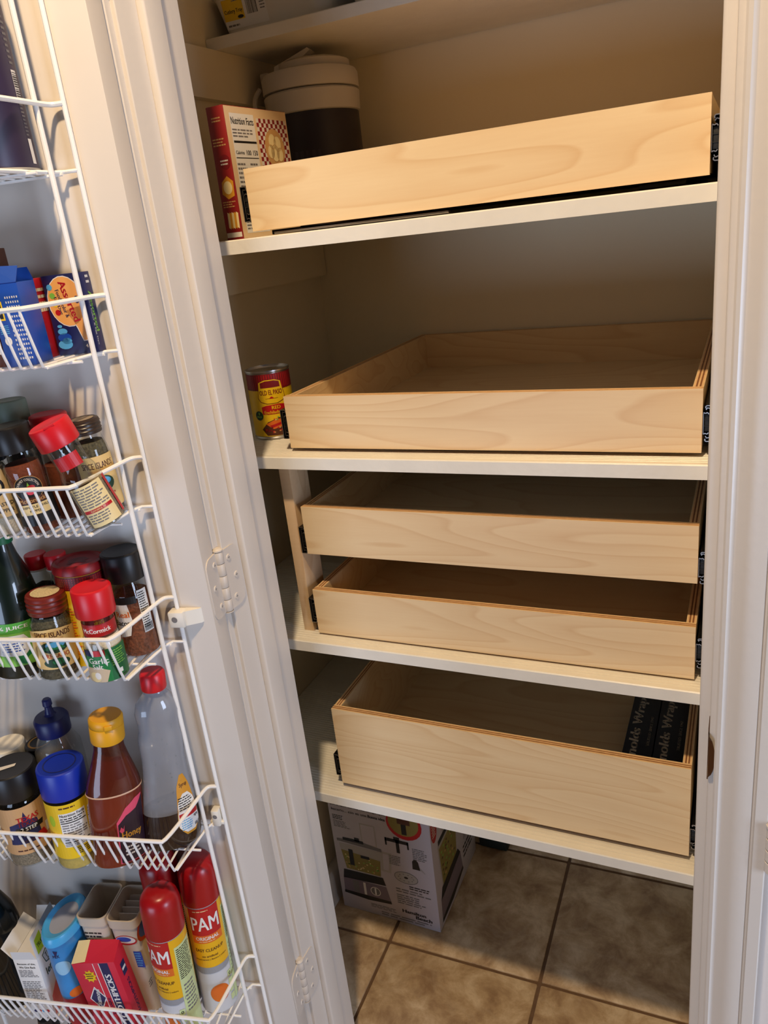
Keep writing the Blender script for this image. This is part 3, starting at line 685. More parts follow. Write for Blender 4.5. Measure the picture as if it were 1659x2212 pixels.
# plastic trays on the top shelf
TRAYM = M('tray_plastic', (226, 222, 212), .4)
def tray(x0, x1, y0, label, dec):
    t = thing('cutlery_tray', label, 'tray', ((x0+x1)/2, y0, 1.81+TH), group='white plastic trays on the top shelf')
    hw = (x1-x0)/2; g = G(); hh = .062; dep = .24
    def ringp(ex, z, r): return [(a, b, z) for a, b in rounded(-hw+ex, ex, hw-ex, dep-ex, r, 4)]
    rings = [ringp(.030, .002, .02), ringp(.024, .0, .022), ringp(.018, .004, .024), ringp(.006, hh-.004, .022), ringp(.0, hh, .022), ringp(.003, hh+.002, .02), ringp(.010, hh-.002, .02), ringp(.022, .008, .02)]
    n = len(rings[0]); vs = [p for r in rings for p in r]
    fs = [(k*n+i, k*n+(i+1) % n, (k+1)*n+(i+1) % n, (k+1)*n+i) for k in range(len(rings)-1) for i in range(n)] + [tuple(range(n-1, -1, -1)), tuple(range((len(rings)-1)*n, len(rings)*n))]
    g.add(vs, fs); b = g.build('body', TRAYM, t)
    if dec:
        mp = lambda a, bb, l: (a, .0178-(bb-.004)*.0122/(hh-.008)*1.0-l, bb)
        p = Print(mp)
        p.rect(-hw+.026, .012, -hw+.110, .056, WHITE, 0); p.rect(-hw+.026, .024, -hw+.066, .054, YEL, 1); p.text('Cutlery Tray', -hw+.046, .036, .0075, BLACK, 2, w=.036, bold=.03); p.ell(-hw+.058, .0275, .006, .0025, BLACK, 2, 12); p.micro(-hw+.046, .049, -hw+.062, .052, 1, GREYP, 2)
        for k in range(16): p.rect(-hw+.072+k*.0013, .028, -hw+.072+k*.0013+random.choice([.0005, .0009]), .054, BLACK, 1)
        p.micro(-hw+.098, .030, -hw+.110, .055, 6, GREYP, 1); p.micro(-hw+.030, .014, -hw+.060, .020, 1, GREYP, 1)
        p.build('sticker', b)
tray(-.222, .012, .335, 'white plastic cutlery tray with yellow and barcode sticker on top shelf', True)
tray(.022, .200, .335, 'plain white plastic tray right of the stickered tray on top shelf', False)

# ------------------------------------------------------------------ things in the door rack
def dthing(name, label, cat, u, w, shelf_, yaw=0, ry=0, rx=0, dz=0):
    return thing(name, label, cat, dpos(u, w, FZ['ABCDEF'.index(shelf_)]+.0002+dz), (math.radians(rx), math.radians(ry), DA+math.radians(yaw)))
def cap_ribbed(g, r, z0, z1, n=44, amp=.0005):
    pr = [((r+(amp if k % 2 else 0))*math.cos(2*math.pi*k/n), (r+(amp if k % 2 else 0))*math.sin(2*math.pi*k/n)) for k in range(n)]
    g.prism(pr, z0, z1)
def spice_jar(t, r, h, cap, caph, capr, glass, fill_m, fill_h, neck=None, ribbed=False, top_print=None, waist=None):
    """clear jar: wall, contents, screw cap"""
    nk = neck or r*.82; hs = h-caph
    prof = [(r*.80, 0), (r*.96, .0012), (r, .005), (r, hs*.74)]
    if waist: prof = [(r*.85, 0), (r, .002), (r, hs*.60), (r*.93, hs*.66), (nk, hs*.72), (nk, hs*.93), (nk*1.02, hs)]
    else: prof += [(r*.97, hs*.83), (nk*1.03, hs*.93), (nk, hs*.96), (nk, hs)]
    def rad(z):
        for (r0, z0), (r1, z1) in zip(prof, prof[1:]):
            if z0 <= z <= z1: return r0+(r1-r0)*(z-z0)/max(1e-9, z1-z0)
        return nk
    wall = G().lathe(prof, 36, cap1=False).build('jar_wall', glass, t)
    if fill_m:
        fp = [(max(.001, q-.0016), max(z, .002)) for q, z in prof if z < fill_h] + [(rad(fill_h)-.0016, fill_h), (.0001, fill_h+.0008)]
        G().lathe(fp, 32).build('contents', fill_m, t)
    c = G().lathe([(capr-.0003, hs-.001), (capr, hs), (capr, h-.003), (capr-.0008, h-.0012), (capr-.003, h), (capr-.005, h-.0006), (.0001, h-.0006)], 36)
    if ribbed:
        for k in range(3): c.lathe([(capr, hs+caph*(.15+.25*k)), (capr+.0007, hs+caph*(.21+.25*k)), (capr, hs+caph*(.27+.25*k))], 36, cap0=False, cap1=False)
    co = c.build('cap', cap, t)
    return rad, co
CAPR = M('cap_red', (206, 22, 34), .35, spec=.5); CAPB = M('cap_black', (24, 23, 24), .38); CAPBL = M('cap_blue', (20, 48, 170), .38); CAPY = M('cap_yellow', (226, 164, 24), .4)
CAPN = M('cap_rust', (112, 34, 24), .35); CAPDB = M('cap_brown', (50, 36, 28), .35); CAPG = M('cap_grey_green', (112, 124, 106), .5); CAPGR = M('cap_green', (10, 104, 62), .4); CAPNV = M('cap_navy', (26, 32, 92), .4)
HERB = M('dried_herb', (92, 84, 62), .9, var=.5, vs=350, bump=.6, bs=400); CHILI = M('chili_powder', (124, 58, 30), .9, var=.2, vs=300); PEPPER = M('pepper_mix', (150, 134, 110), .9, var=.45, vs=420, bump=.5, bs=500)
SALT = M('garlic_salt', (236, 222, 198), .9, var=.08, vs=400, bump=.4, bs=600); BACON = M('bacon_bits', (140, 76, 46), .85, var=.45, vs=260, bump=.8, bs=300); DARKH = M('dark_leaf', (44, 42, 30), .9, var=.5, vs=260, bump=.6, bs=300)

# --- basket A: big dark canister
t = dthing('supplement_canister', 'large dark purple canister in the topmost door basket', 'canister', .121, .0475, 'A', 68)
PURP = M('canister_purple', (46, 36, 66), .42, var=.12, vs=18)
r = .044
b = G().lathe([(r-.006, 0), (r-.001, .001), (r, .004), (r, .17), (r-.002, .176), (r-.010, .184), (r-.012, .190)], 48).build('body', PURP, t)
G().lathe([(r-.004, .190), (r-.003, .192), (r-.003, .212), (r-.006, .214), (.0001, .214)], 48).build('lid', CAPB, t)
G().lathe([(r-.004, -.0002), (r+.0008, .0), (r+.0008, .0018), (r-.004, .002)], 48).build('base_rim', M('rim_grey', (170, 162, 150), .5), t)
p = Print(cyl(r), r)
p.text('SUPPLEMENT', -.062, .044, .0042, PALE, 0, w=.030); p.ring(-.046, .011, .0026, .0026, .0007, PALE, 0); p.ell(-.052, .023, .004, .004, ORANGE, 0, 14)
p.rect(.020, .006, .027, .030, PALE, 0); p.rect(.019, .066, .028, .094, PALE, 0)
for k in range(12): p.rect(.0195, .067+k*.0022, .0275, .067+k*.0022+random.choice([.0007, .0013]), BLACK, 1)
p.micro(.020, .032, .027, .064, 9, GREYP, 0); p.micro(.020, .098, .028, .150, 10, GREYP, 0)
p.build('label_print', b)

# --- basket B: small cartons
def carton(name, label, u, w, sh, W_, D_, H_, mat, yaw=0, cat='box', ry=0):
    t = dthing(name, label, cat, u, w, sh, yaw, ry)
    return t, G().rbox((-W_/2, -D_/2, 0), (W_/2, D_/2, H_), .0007).build('carton', mat, t)
t, o = carton('food_color_box', 'navy and orange food colour carton, rightmost in its door basket', .0920, .0135, 'B', .050, .018, .090, NAVY, 4)
p = Print(front(-.009))
PEACH = M('ink_peach', (240, 172, 92), .5); p.ell(-.001, .0600, .0222, .0285, WHITE, 0); p.poly([(-.004, .050), (.0205, .055), (.0200, .030), (.0165, .0145), (.0095, .0140), (.0050, .030)], WHITE, 0, n=14); p.ell(-.001, .0600, .0212, .0275, PEACH, 1); p.poly([(-.004, .050), (.0195, .055), (.0190, .030), (.0158, .0155), (.0102, .0150), (.0058, .031)], PEACH, 1, n=14)
p.text('Assorted', .003, .060, .0085, RED, 2, w=.047, bold=.04, rot=-78); p.text('Food Color &', -.006, .058, .0046, NAVY, 2, w=.032, rot=-78); p.text('Egg Dye', -.0115, .056, .0046, NAVY, 2, w=.020, rot=-78)
for i, c in enumerate((LBLUE, LGREEN, YEL, RED)): p.ell(-.0172+.0012*i, .077-.0095*i, .0034, .0034, c, 2, 14)
p.ell(.0125, .061, .003, .0042, NAVY, 2, 14)
for a, b, q, c in ((-.014, .010, .009, LBLUE), (-.013, .018, .0085, BLUE), (-.014, .025, .006, LBLUE), (-.016, .031, .003, LBLUE), (-.011, .014, .006, LBLUE)): p.ell(a, b+.002, q, q*.6, c, 1, 14)
p.text('4', .012, .0085, .004, WHITE, 1)
p.build('front_print', o)
p = Print(right(.025)); p.text('Assorted', .0, .046, .007, LGREEN, 0, w=.046, bold=.04, rot=-90); p.text('Food Color & Egg Dye', -.0055, .036, .003, WHITE, 0, w=.056, rot=-90); p.micro(-.003, .076, .005, .088, 2, WHITE, 0); p.build('side_print', o)
t, o = carton('red_spice_box', 'thin red carton with white panel between blue and navy cartons', .1260, .0270, 'B', .014, .036, .089, RED, 3)
p = Print(front(-.018)); p.rect(-.004, .020, .0055, .082, CREAM, 0); p.micro(-.003, .024, .005, .080, 16, GREYP, 1); p.rect(-.004, .006, .005, .018, GREEN, 0); p.build('front_print', o)
p = Print(right(.007)); p.micro(-.014, .05, .014, .08, 4, CREAM, 0); p.build('side_print', o)
t, o = carton('blue_dye_box', 'bright blue carton with torn open top flap in door basket', .1240, .0690, 'B', .034, .040, .088, BLUE, 8)
f = G(); f.add([(-.017, -.020, .088), (.017, -.020, .088), (.016, -.006, .104), (-.016, -.006, .106), (-.017, -.0205, .0885), (.017, -.0205, .0885), (.016, -.0065, .1045), (-.016, -.0065, .1065)], [(0, 1, 2, 3), (7, 6, 5, 4), (0, 4, 5, 1), (1, 5, 6, 2), (2, 6, 7, 3), (3, 7, 4, 0)])
f.add([(-.017, -.02, .088), (-.017, .018, .088), (-.024, .015, .098), (-.024, -.016, .099)], [(0, 1, 2, 3), (3, 2, 1, 0)])
f.add([(-.017, .020, .088), (.017, .020, .088), (.015, .016, .102), (-.015, .016, .102)], [(0, 1, 2, 3)])
f.build('flap', [BLUE], o, ang=0)
p = Print(front(-.020)); p.rect(-.0155, .050, -.005, .070, YEL, 0); p.rect(-.0140, .052, -.0065, .068, BLACK, 1); p.ell(-.010, .060, .003, .004, GREYP, 2, 12)
for k in range(5): p.rect(-.014, .036+k*.002, -.004, .0368+k*.002, LBLUE, 0)
p.ell(-.008, .028, .004, .005, WHITE, 0, 14); p.ell(-.008, .028, .0018, .0022, BLUE, 1, 10)
for k in range(6): p.micro(.000+.0026*k, .006, .0016+.0026*k, .076, 14, WHITE, 0)
p.build('front_print', o)
t, o = carton('cocoa_box', 'dark brown carton with white side panel at the left image edge', .1720, .0560, 'B', .046, .060, .125, BROWN, 6)
p = Print(front(-.030)); p.rect(-.020, .014, .024, .094, WHITE, 0); p.micro(-.006, .018, .018, .032, 4, GREYP, 1); p.micro(.0, .070, .02, .080, 2, GREYP, 1); p.micro(.0, .040, .015, .046, 1, GREYP, 1); p.build('front_print', o)

# --- basket C: spice jars
t = dthing('spice_jar', 'jar with dull grey-green cap at back left of the spice basket', 'jar', .194, .034, 'C', 30)
rad, c = spice_jar(t, .021, .152, CAPG, .026, .020, CLEAR, M('dark_spice', (40, 34, 28), .8, var=.4, vs=200), .118)
p = Print(cyl(.0212), .021); p.rect(-.026, .022, .026, .058, CREAM, 0); p.rect(-.026, .022, .026, .030, RED, 1); p.rect(-.026, .054, .026, .068, RED, 1); p.ell(0, .060, .006, .006, CREAM, 2); p.build('label', t)
t = dthing('spice_jar', 'black capped chipotle pepper jar in the middle of the spice basket', 'jar', .158, .078, 'C', 33, -4)
rad, c = spice_jar(t, .0215, .132, CAPB, .030, .0225, CLEAR, CHILI, .086)
p = Print(cyl(.0216), .0215)
p.rect(-.040, .012, .040, .052, M('label_black', (30, 28, 30), .45), 0); p.ell(0, .058, .0165, .0155, M('label_black', (30, 28, 30), .45), 0); p.ring(0, .058, .0165, .0155, .0006, TAN, 1)
p.text('GOURMET COLLECTION', 0, .0575, .0028, WHITE, 2, w=.034, arc_r=.0118)
p.ell(-.002, .056, .004, .003, PINK, 2, 12); p.ell(.003, .059, .0045, .0028, RED, 3, 12); p.ell(.001, .0525, .004, .0024, PINK, 2, 12); p.poly([(-.001, .061), (.002, .061), (.0008, .066)], LGREEN, 3)
p.poly([(-.017, .040), (.017, .040), (.017, .047), (-.017, .047)], BROWN, 2); p.text('McCormick', 0, .0436, .0052, TAN, 3, w=.030)
p.rect(-.020, .026, .020, .039, CREAM, 2); p.text('CHIPOTLE CHILE', 0, .0355, .0030, BLACK, 3, w=.034); p.text('PEPPER', 0, .0305, .0030, BLACK, 3)
p.build('label', t)
t = dthing('spice_jar', 'jar with red flip cap hidden behind the leaning red capped jar', 'jar', .146, .034, 'C', 20)
spice_jar(t, .0205, .132, CAPR, .024, .0220, CLEAR, CHILI, .07)
t = dthing('spice_jar', 'leaning jar with bright red cap and cream ingredients label in spice basket', 'jar', .0685, .0800, 'C', 36, -17, 0, .0085)
rad, c = spice_jar(t, .0225, .132, CAPR, .026, .0235, CLEAR, PEPPER, .052, waist=True, neck=.0185)
G().prism([(-.006, -.004), (.006, -.004), (.005, .001), (-.005, .001)], .1165, .1182, 0, lambda a, b, s: (a, b-.019, s+.014)).build('cap_tab', CAPR, c)
p = Print(cyl(.0226), .0225); p.rect(-.020, .004, .018, .056, CREAM, 0); p.micro(-.018, .028, .016, .054, 8, GREYP, 1); p.rect(-.0195, .0225, .016, .0265, RED, 1); p.text('FLAVORFUL TIP', -.002, .0245, .0022, CREAM, 2, w=.018); p.micro(-.018, .008, .012, .021, 4, GREYP, 1)
p.rect(.024, .006, .030, .056, RED, 0); p.build('label', t)
p = Print(cyl(.0187), .0187); p.rect(-.018, .0785, .012, .095, RED, 0); p.build('neck_label', t)
t = dthing('spice_jar', 'ribbed dark brown capped herb jar with cream label behind leaning jar', 'jar', .0935, .036, 'C', 42, -3)
rad, c = spice_jar(t, .0205, .124, CAPDB, .017, .0195, CLEAR, HERB, .096, ribbed=True)
p = Print(topf(.1236)); p.ell(0, 0, .014, .014, M('dull_tin', (150, 134, 112), .5), 0); p.build('cap_disc', c)
p = Print(cyl(.0206), .0205); p.rect(-.030, .014, .030, .080, M('paper_gold', (226, 194, 128), .55), 0); p.text('SPICE ISLANDS', 0, .069, .0075, BROWN, 1, w=.040, bold=.03); p.rect(-.014, .060, .014, .063, TAN, 1)
p.ell(0, .046, .014, .010, DGREEN, 1); p.ell(0, .049, .010, .005, LBLUE, 2); p.micro(-.010, .030, .012, .035, 1, RED, 1); p.ell(.004, .023, .008, .006, DGREEN, 1); p.build('label', t)
t = dthing('spice_jar', 'coarse salt jar at the front left edge of the spice basket', 'jar', .205, .084, 'C', 35)
rad, c = spice_jar(t, .021, .115, CAPB, .024, .021, CLEAR, SALT, .085)
p = Print(cyl(.0212), .021); p.rect(-.018, .024, .020, .080, M('paper_kraft', (214, 188, 140), .6), 0); p.text('ROASTED', .004, .040, .0045, BLACK, 1); p.text('PEPPER', .006, .032, .0045, BLACK, 1); p.ell(0, .062, .012, .012, BLACK, 1); p.ell(0, .062, .0085, .0085, CREAM, 2); p.build('label', t)

# --- basket D
t = dthing('juice_bottle', 'dark green juice bottle with green cap at left of its basket', 'bottle', .247, .078, 'D', 30, 5)
DG = GLASS('green_bottle', (24, 70, 40), rough=.05, milky=(8, 26, 14, .75)); r = .034
G().lathe([(r*.8, 0), (r*.97, .002), (r, .006), (r, .095), (r*.96, .112), (r*.80, .136), (r*.52, .160), (.0140, .174), (.0130, .182)], 40).build('bottle_wall', DG, t)
G().lathe([(r*.78, .002), (r*.95, .005), (r*.95, .095), (r*.75, .134), (.0001, .136)], 32).build('contents', M('dark_juice', (16, 34, 20), .5), t)
g = G(); cap_ribbed(g, .0150, .178, .196); g.build('cap', CAPGR, t)
p = Print(cyl(r), r); p.rect(-.11, .020, .11, .078, LGREEN, 0); p.rect(-.11, .066, .11, .080, M('ink_mid_green', (86, 172, 66), .45), 1); p.text('100% JUICE', -.006, .073, .0065, WHITE, 2, w=.050, bold=.03)
p.poly([(-.030, .036), (.010, .034), (.016, .040), (.017, .056), (.012, .063), (-.030, .063)], WHITE, 2); p.ell(-.032, .050, .010, .008, BLUE, 3); p.micro(-.016, .040, .012, .054, 4, BLUE, 3); p.ell(.016, .030, .018, .009, GREEN, 1); p.ell(.022, .027, .010, .007, LGREEN, 2); p.build('label', t)
for u_, lab in ((.2215, 'smaller dark jar with red cap at the very back of its basket'), (.1925, 'dark jar with red cap and pale ring behind the yellow tub')):
    t = dthing('spice_bottle', lab, 'jar', u_, .030, 'D', 20)
    G().lathe([(.012, 0), (.0145, .002), (.0145, .100), (.011, .116), (.0095, .126)], 28).build('jar_wall', GLASS('clear_plastic'), t)
    G().lathe([(.011, .002), (.0132, .004), (.0132, .098), (.0001, .104)], 24).build('contents', DARKH, t)
    cp = G().lathe([(.0135, .124), (.0140, .126), (.0140, .142), (.0130, .1435), (.0001, .1435)], 28).build('cap', CAPR, t)
    G().lathe([(.0138, .122), (.0143, .1225), (.0143, .1242), (.0138, .1245)], 28).build('cap_ring', PLASTW, t)
t = dthing('spice_jar', 'rust red capped oregano jar with cream label near middle of its basket', 'jar', .186, .088, 'D', 34, 4)
rad, c = spice_jar(t, .0255, .114, CAPN, .024, .0240, CLEAR, HERB, .085, ribbed=True)
p = Print(topf(.1136)); p.ell(0, .001, .0175, .0175, M('paper_speckled', (206, 190, 150), .6, var=.3, vs=900), 0); p.build('cap_disc', c)
p = Print(cyl(.0256), .0255); p.rect(-.036, .018, .036, .068, M('paper_gold', (226, 194, 128), .55), 0); p.poly([(-.036, .068), (-.018, .072), (0, .0735), (.018, .072), (.036, .068)], M('paper_gold', (226, 194, 128), .55), 0)
p.text('SPICE ISLANDS', 0, .0655, .0075, BROWN, 1, w=.046, bold=.03); p.rect(-.012, .0565, .012, .060, TAN, 1); p.ell(0, .0485, .017, .0085, DGREEN, 1); p.ell(.001, .051, .012, .0045, LBLUE, 2); p.poly([(-.014, .045), (.013, .045), (.008, .050), (0, .0475), (-.008, .051)], GREEN, 3)
p.text('OREGANO', 0, .0365, .0060, M('ink_rust', (176, 62, 22), .5), 1, w=.034, bold=.03); p.ell(0, .0265, .016, .0065, DGREEN, 1); p.ell(.003, .028, .008, .004, GREEN, 2); p.build('label', t)
t = dthing('seasoning_tub', 'yellow taco seasoning tub with red lid in its basket', 'tub', .1575, .046, 'D', 48, 3)
r = .0315
b = G().lathe([(r-.003, 0), (r, .001), (r, .128)], 44).build('body', YEL, t)
l_ = G().lathe([(r, .126), (r+.0018, .1275), (r+.0018, .134), (r, .138), (r-.004, .139), (r-.007, .1365), (.0001, .1365)], 44).build('lid', CAPN if False else M('lid_red', (150, 24, 28), .38), t)
p = Print(topf(.1366)); p.ell(0, .002, .012, .010, M('lid_red_dark', (112, 16, 20), .4), 0)
for a, bb in ((-.012, -.004), (.0, .006), (.010, -.002), (.004, -.010)): p.ell(a, bb, .0035, .0025, M('lid_red_dark', (112, 16, 20), .4), 0, 10)
p.build('lid_relief', l_)
p = Print(cyl(r), r); hp = math.pi*r; p.rect(-hp, .108, hp, .1255, DRED, 0)
for k in range(60):
    a = -hp+2*hp*k/60
    for q in range(5): p.rect(a, .1095+q*.003, a+.0012, .1112+q*.003, RED, 1)
p.ell(.008, .097, .018, .013, DRED, 1); p.ell(.008, .097, .0165, .0118, YEL, 2); p.text('OLD EL PASO', .008, .0975, .006, DRED, 3, w=.028, bold=.03); p.text('TACO', .008, .078, .009, BROWN, 1, bold=.04); p.text('ORIGINAL', .008, .058, .006, YEL, 2, w=.030, bold=.03); p.rect(-.012, .0535, .028, .0625, RED, 1)
p.poly([(-.006, .002), (.034, .002), (.034, .045), (.018, .050), (.0, .040)], ORANGE, 1); p.ell(.015, .036, .010, .008, GREEN, 2); p.ell(.022, .026, .008, .006, RED, 3); p.micro(-.050, .040, -.020, .085, 12, ORANGE, 1); p.micro(-.050, .010, -.022, .032, 6, ORANGE, 1); p.build('label_print', b)
t = dthing('garlic_salt_jar', 'red capped garlic salt shaker with green label at front of its basket', 'jar', .112, .092, 'D', 33, 1.5)
rad, c = spice_jar(t, .0235, .124, CAPR, .035, .0242, CLEAR, SALT, .060, waist=True, neck=.0195)
p = Print(cyl(.0197), .0197); p.rect(-.056, .0635, .056, .0800, RED, 0); p.text('McCormick', -.004, .0715, .0062, WHITE, 1, w=.036, bold=.03); p.build('neck_label', t)
p = Print(cyl(.0236), .0235); p.rect(-.040, .003, .034, .047, GREEN, 0); p.poly([(-.040, .003), (-.004, .003), (.002, .018), (-.010, .024), (-.040, .022)], M('ink_garlic', (206, 186, 156), .5), 1); p.text('Garlic', -.010, .0325, .0075, WHITE, 1, bold=.02); p.text('Salt', -.012, .0245, .0065, WHITE, 2, bold=.02)
p.rect(-.030, .039, -.016, .047, NAVY, 1); p.rect(-.014, .039, .000, .047, RED, 1); p.rect(.004, .002+.001, .032, .046, M('ink_deep_green', (14, 100, 52), .45), 1); p.micro(.006, .022, .026, .044, 7, LGREEN, 2); p.rect(.012, .010, .018, .016, WHITE, 2); p.micro(.010, .004, .028, .008, 1, BLACK, 2)
p.ell(-.018, .010, .008, .007, CREAM, 2); p.ell(-.014, .012, .004, .005, WHITE, 3); p.build('label', t)
t = dthing('bacon_bits_jar', 'black capped clear jar of brown bacon bits, rightmost in its basket', 'jar', .0990, .0290, 'D', 36, .5)
rad, c = spice_jar(t, .0255, .144, CAPB, .036, .0262, CLEAR, BACON, .085)
p = Print(cyl(.0256), .0255); p.rect(-.030, .078, .004, .088, BLACK, 0); p.poly([(-.030, .030), (-.012, .034), (-.006, .056), (-.009, .078), (-.030, .078)], WHITE, 0); p.text('Real', -.018, .064, .008, ORANGE, 1, bold=.03); p.text('Bacon', -.020, .052, .008, BLACK, 1, w=.022, bold=.03)
p.rect(.006, .034, .020, .094, WHITE, 0); p.micro(.007, .040, .019, .092, 16, BLACK, 1)
for k in range(9): p.rect(.007+k*.0014, .036, .0077+k*.0014, .046, BLACK, 2)
p.build('label', t)

# --- basket E
t = dthing('white_lid_jar', 'jar with a flat white lid at the back left edge', 'jar', .357, .034, 'E', 20)
spice_jar(t, .026, .150, PLASTW, .020, .026, CLEAR, DARKH, .12)
t = dthing('dark_lid_jar', 'small jar with dark gold-lettered lid behind the black capped jar', 'jar', .3075, .024, 'E', 20)
rad, c = spice_jar(t, .021, .148, CAPB, .018, .022, CLEAR, DARKH, .12)
p = Print(topf(.1476)); p.ring(0, 0, .017, .017, .003, GOLD, 0); p.build('lid_print', c)
t = dthing('seasoning_jar', 'large black capped seasoning jar with tan and blue label', 'jar', .317, .086, 'E', 34, 1.5)
rad, c = spice_jar(t, .0325, .152, CAPB, .040, .0330, CLEAR, PEPPER, .095)
p = Print(topf(.1516)); p.poly([(-.020, -.006), (.006, -.004), (.008, .002), (-.018, .003)], PALE, 0); p.build('cap_sticker', c)
p = Print(cyl(.0326), .0325); p.rect(-.062, .024, .062, .102, M('ink_sand', (206, 162, 112), .5), 0)
star = [(.004, .096), (.010, .080), (.026, .074), (.014, .064), (.014, .044), (.0, .054), (-.014, .040), (-.010, .062), (-.024, .070), (-.006, .078)]
p.poly([(-.022, .042), (.022, .042), (.020, .076), (.008, .080), (.004, .094), (.0, .080), (-.018, .074)], NAVY, 1)
p.text('TEXAS', .008, .082, .008, RED, 3, w=.030, bold=.04); p.text('TEXAS', .006, .074, .007, DRED, 3, w=.026, bold=.04); p.poly([(-.014, .060), (.026, .062), (.028, .070), (-.010, .069)], BLACK, 2); p.text('2 STEP', .007, .0655, .006, WHITE, 3, w=.022, bold=.03)
p.text('Top', .002, .0555, .006, CREAM, 3, bold=.04); p.text('Gourmet', .006, .0465, .006, BROWN, 3, w=.028, bold=.03); p.poly([(.014, .040), (.030, .042), (.026, .054), (.016, .052)], RED, 2); p.rect(.030, .044, .040, .060, PALE, 1); p.micro(-.016, .028, .016, .033, 1, BROWN, 1); p.build('label', t)
t = dthing('squeeze_bottle', 'clear squeeze bottle with navy nozzle cap at back of basket', 'bottle', .276, .0345, 'E', 20, 2)
r = .0325
G().lathe([(r*.85, 0), (r, .003), (r, .100), (r*1.02, .125), (r*.98, .150), (r*.80, .163), (.022, .172), (.021, .178)], 36).build('bottle_wall', GLASS('hazy_plastic', milky=(206, 200, 190, .22)), t)
G().lathe([(r*.8, .002), (r*.95, .004), (r*.95, .070), (.0001, .072)], 32).build('contents', M('pale_oil', (200, 188, 164), .4), t)
cp = G().lathe([(.0235, .174), (.0240, .176), (.0240, .196), (.0215, .200), (.0085, .202), (.0065, .205)], 32).build('cap', CAPNV, t)
G().lathe([(.0068, .203), (.0052, .212), (.0050, .216), (.0066, .218), (.0062, .226), (.0045, .228), (.0001, .228)], 20).build('nozzle', CAPNV, cp)
t = dthing('bouillon_jar', 'jar with bright blue cap and yellow nutrition label in its basket', 'jar', .2405, .088, 'E', 34, 3)
rad, c = spice_jar(t, .0305, .160, CAPBL, .042, .0315, GLASS('clear_plastic'), M('yellow_powder', (222, 190, 96), .8, var=.1, vs=200), .10)
p = Print(topf(.1596)); p.ring(0, 0, .022, .022, .0015, CAPNV, 0); p.build('cap_ring', c)
p = Print(cyl(.0306), .0305); p.rect(-.064, .022, .064, .112, YEL, 0); p.rect(-.014, .042, .022, .098, WHITE, 1); p.text('Nutrition Facts', .004, .0945, .0042, BLACK, 2, w=.033, bold=.03); p.micro(-.013, .084, .020, .091, 2, BLACK, 2); p.rect(-.013, .0815, .021, .083, BLACK, 2); p.micro(-.012, .052, .021, .080, 7, GREYP, 2); p.rect(-.013, .049, .021, .0505, BLACK, 2); p.micro(-.013, .043, .020, .048, 2, GREYP, 2)
p.ell(-.026, .085, .005, .009, M('ink_lime', (176, 206, 40), .5), 1); p.micro(-.012, .104, .018, .109, 1, BROWN, 1); p.micro(.0, .028, .026, .040, 4, BLACK, 1); p.build('label', t)
t = dthing('honey_bottle', 'amber honey bottle with yellow flip cap', 'bottle', .175, .087, 'E', 37, 7)
AMB = M('honey_amber', (112, 30, 10), .14, var=.12, vs=20, coat=.6); AMBT = GLASS('amber_film', (196, 116, 70), milky=(120, 52, 26, .35))
hp_ = [(.032, 0), (.040, .003), (.042, .010), (.0425, .090), (.0418, .118)]
hs_ = [(.0418, .118), (.0395, .131), (.034, .148), (.0275, .166), (.0228, .182), (.0210, .198)]
sx, sy = .88, .55
G().lathe(hp_, 40, sx=sx, sy=sy, cap1=True).build('contents', AMB, t)
G().lathe(hs_, 40, sx=sx, sy=sy, cap0=False, cap1=False).build('bottle_wall', AMBT, t)
G().lathe([(.0400, .1185), (.0375, .131), (.031, .150), (.0255, .165), (.0001, .166)], 32, sx=sx, sy=sy).build('honey_film', M('honey_film', (128, 48, 22), .2), t)
G().lathe([(.0418, .1170), (.0423, .1183), (.0415, .1194)], 40, sx=sx*1.006, sy=sy*1.006, cap0=False, cap1=False).build('fill_line', M('foam', (214, 172, 142), .4), t)
cp = G().lathe([(.0220, .196), (.0225, .198), (.0225, .218), (.0215, .2195), (.0225, .221), (.0225, .229), (.0205, .2325), (.0001, .2335)], 36).build('cap', CAPY, t)
G().rbox((-.005, -.0245, .2215), (.005, -.0215, .228), .0008).build('cap_tab', CAPY, cp)
hm = lambda a, b, l: ((.0425+l)*math.sin(a/.0425)*sx, -(.0425+l)*math.cos(a/.0425)*sy, b)
p = Print(lambda a, b, l: hm(a-.017, b, l), .0405); LBK = M('label_plum', (44, 26, 40), .35)
p.poly([(.013, .008), (.062, .008), (.062, .108), (.046, .106), (.028, .096), (.013, .076)], PINK, 0); p.poly([(.0148, .009), (.062, .009), (.062, .106), (.046, .090), (.028, .084), (.0148, .072)], LBK, 1)
p.text('Honey', .036, .052, .014, GOLD, 2, w=.034, bold=.03); p.poly([(.016, .062), (.019, .068), (.022, .064), (.024, .070), (.023, .060), (.019, .058)], PINK, 2); p.micro(.022, .018, .054, .036, 3, PALE, 2); p.build('label', t)
t = dthing('syrup_bottle', 'tall cloudy waisted syrup bottle with red cap, rightmost beside the honey', 'bottle', .1110, .048, 'E', 37, 5)
off = lambda z: (-.012*math.sin(min(1, z/.27)*math.pi)*0 - .0*z, 0)
low = [(.034, 0), (.043, .004), (.046, .016), (.0455, .040), (.0435, .062)]
up = [(.0435, .062), (.040, .085), (.0365, .105), (.0345, .125), (.0335, .145), (.0345, .162), (.0350, .178), (.0320, .192), (.0330, .205), (.0345, .218), (.0310, .232), (.0200, .244), (.0150, .250), (.0145, .256)]
G().lathe(low, 44, sx=.88, sy=.58).build('syrup', M('dark_syrup', (34, 18, 14), .12, coat=.5), t)
HZ = GLASS('cloudy_plastic', (230, 232, 236), milky=(190, 194, 202, .36))
G().lathe(up, 44, sx=.88, sy=.58, cap0=False, cap1=False).build('bottle_wall', HZ, t)
g = G()
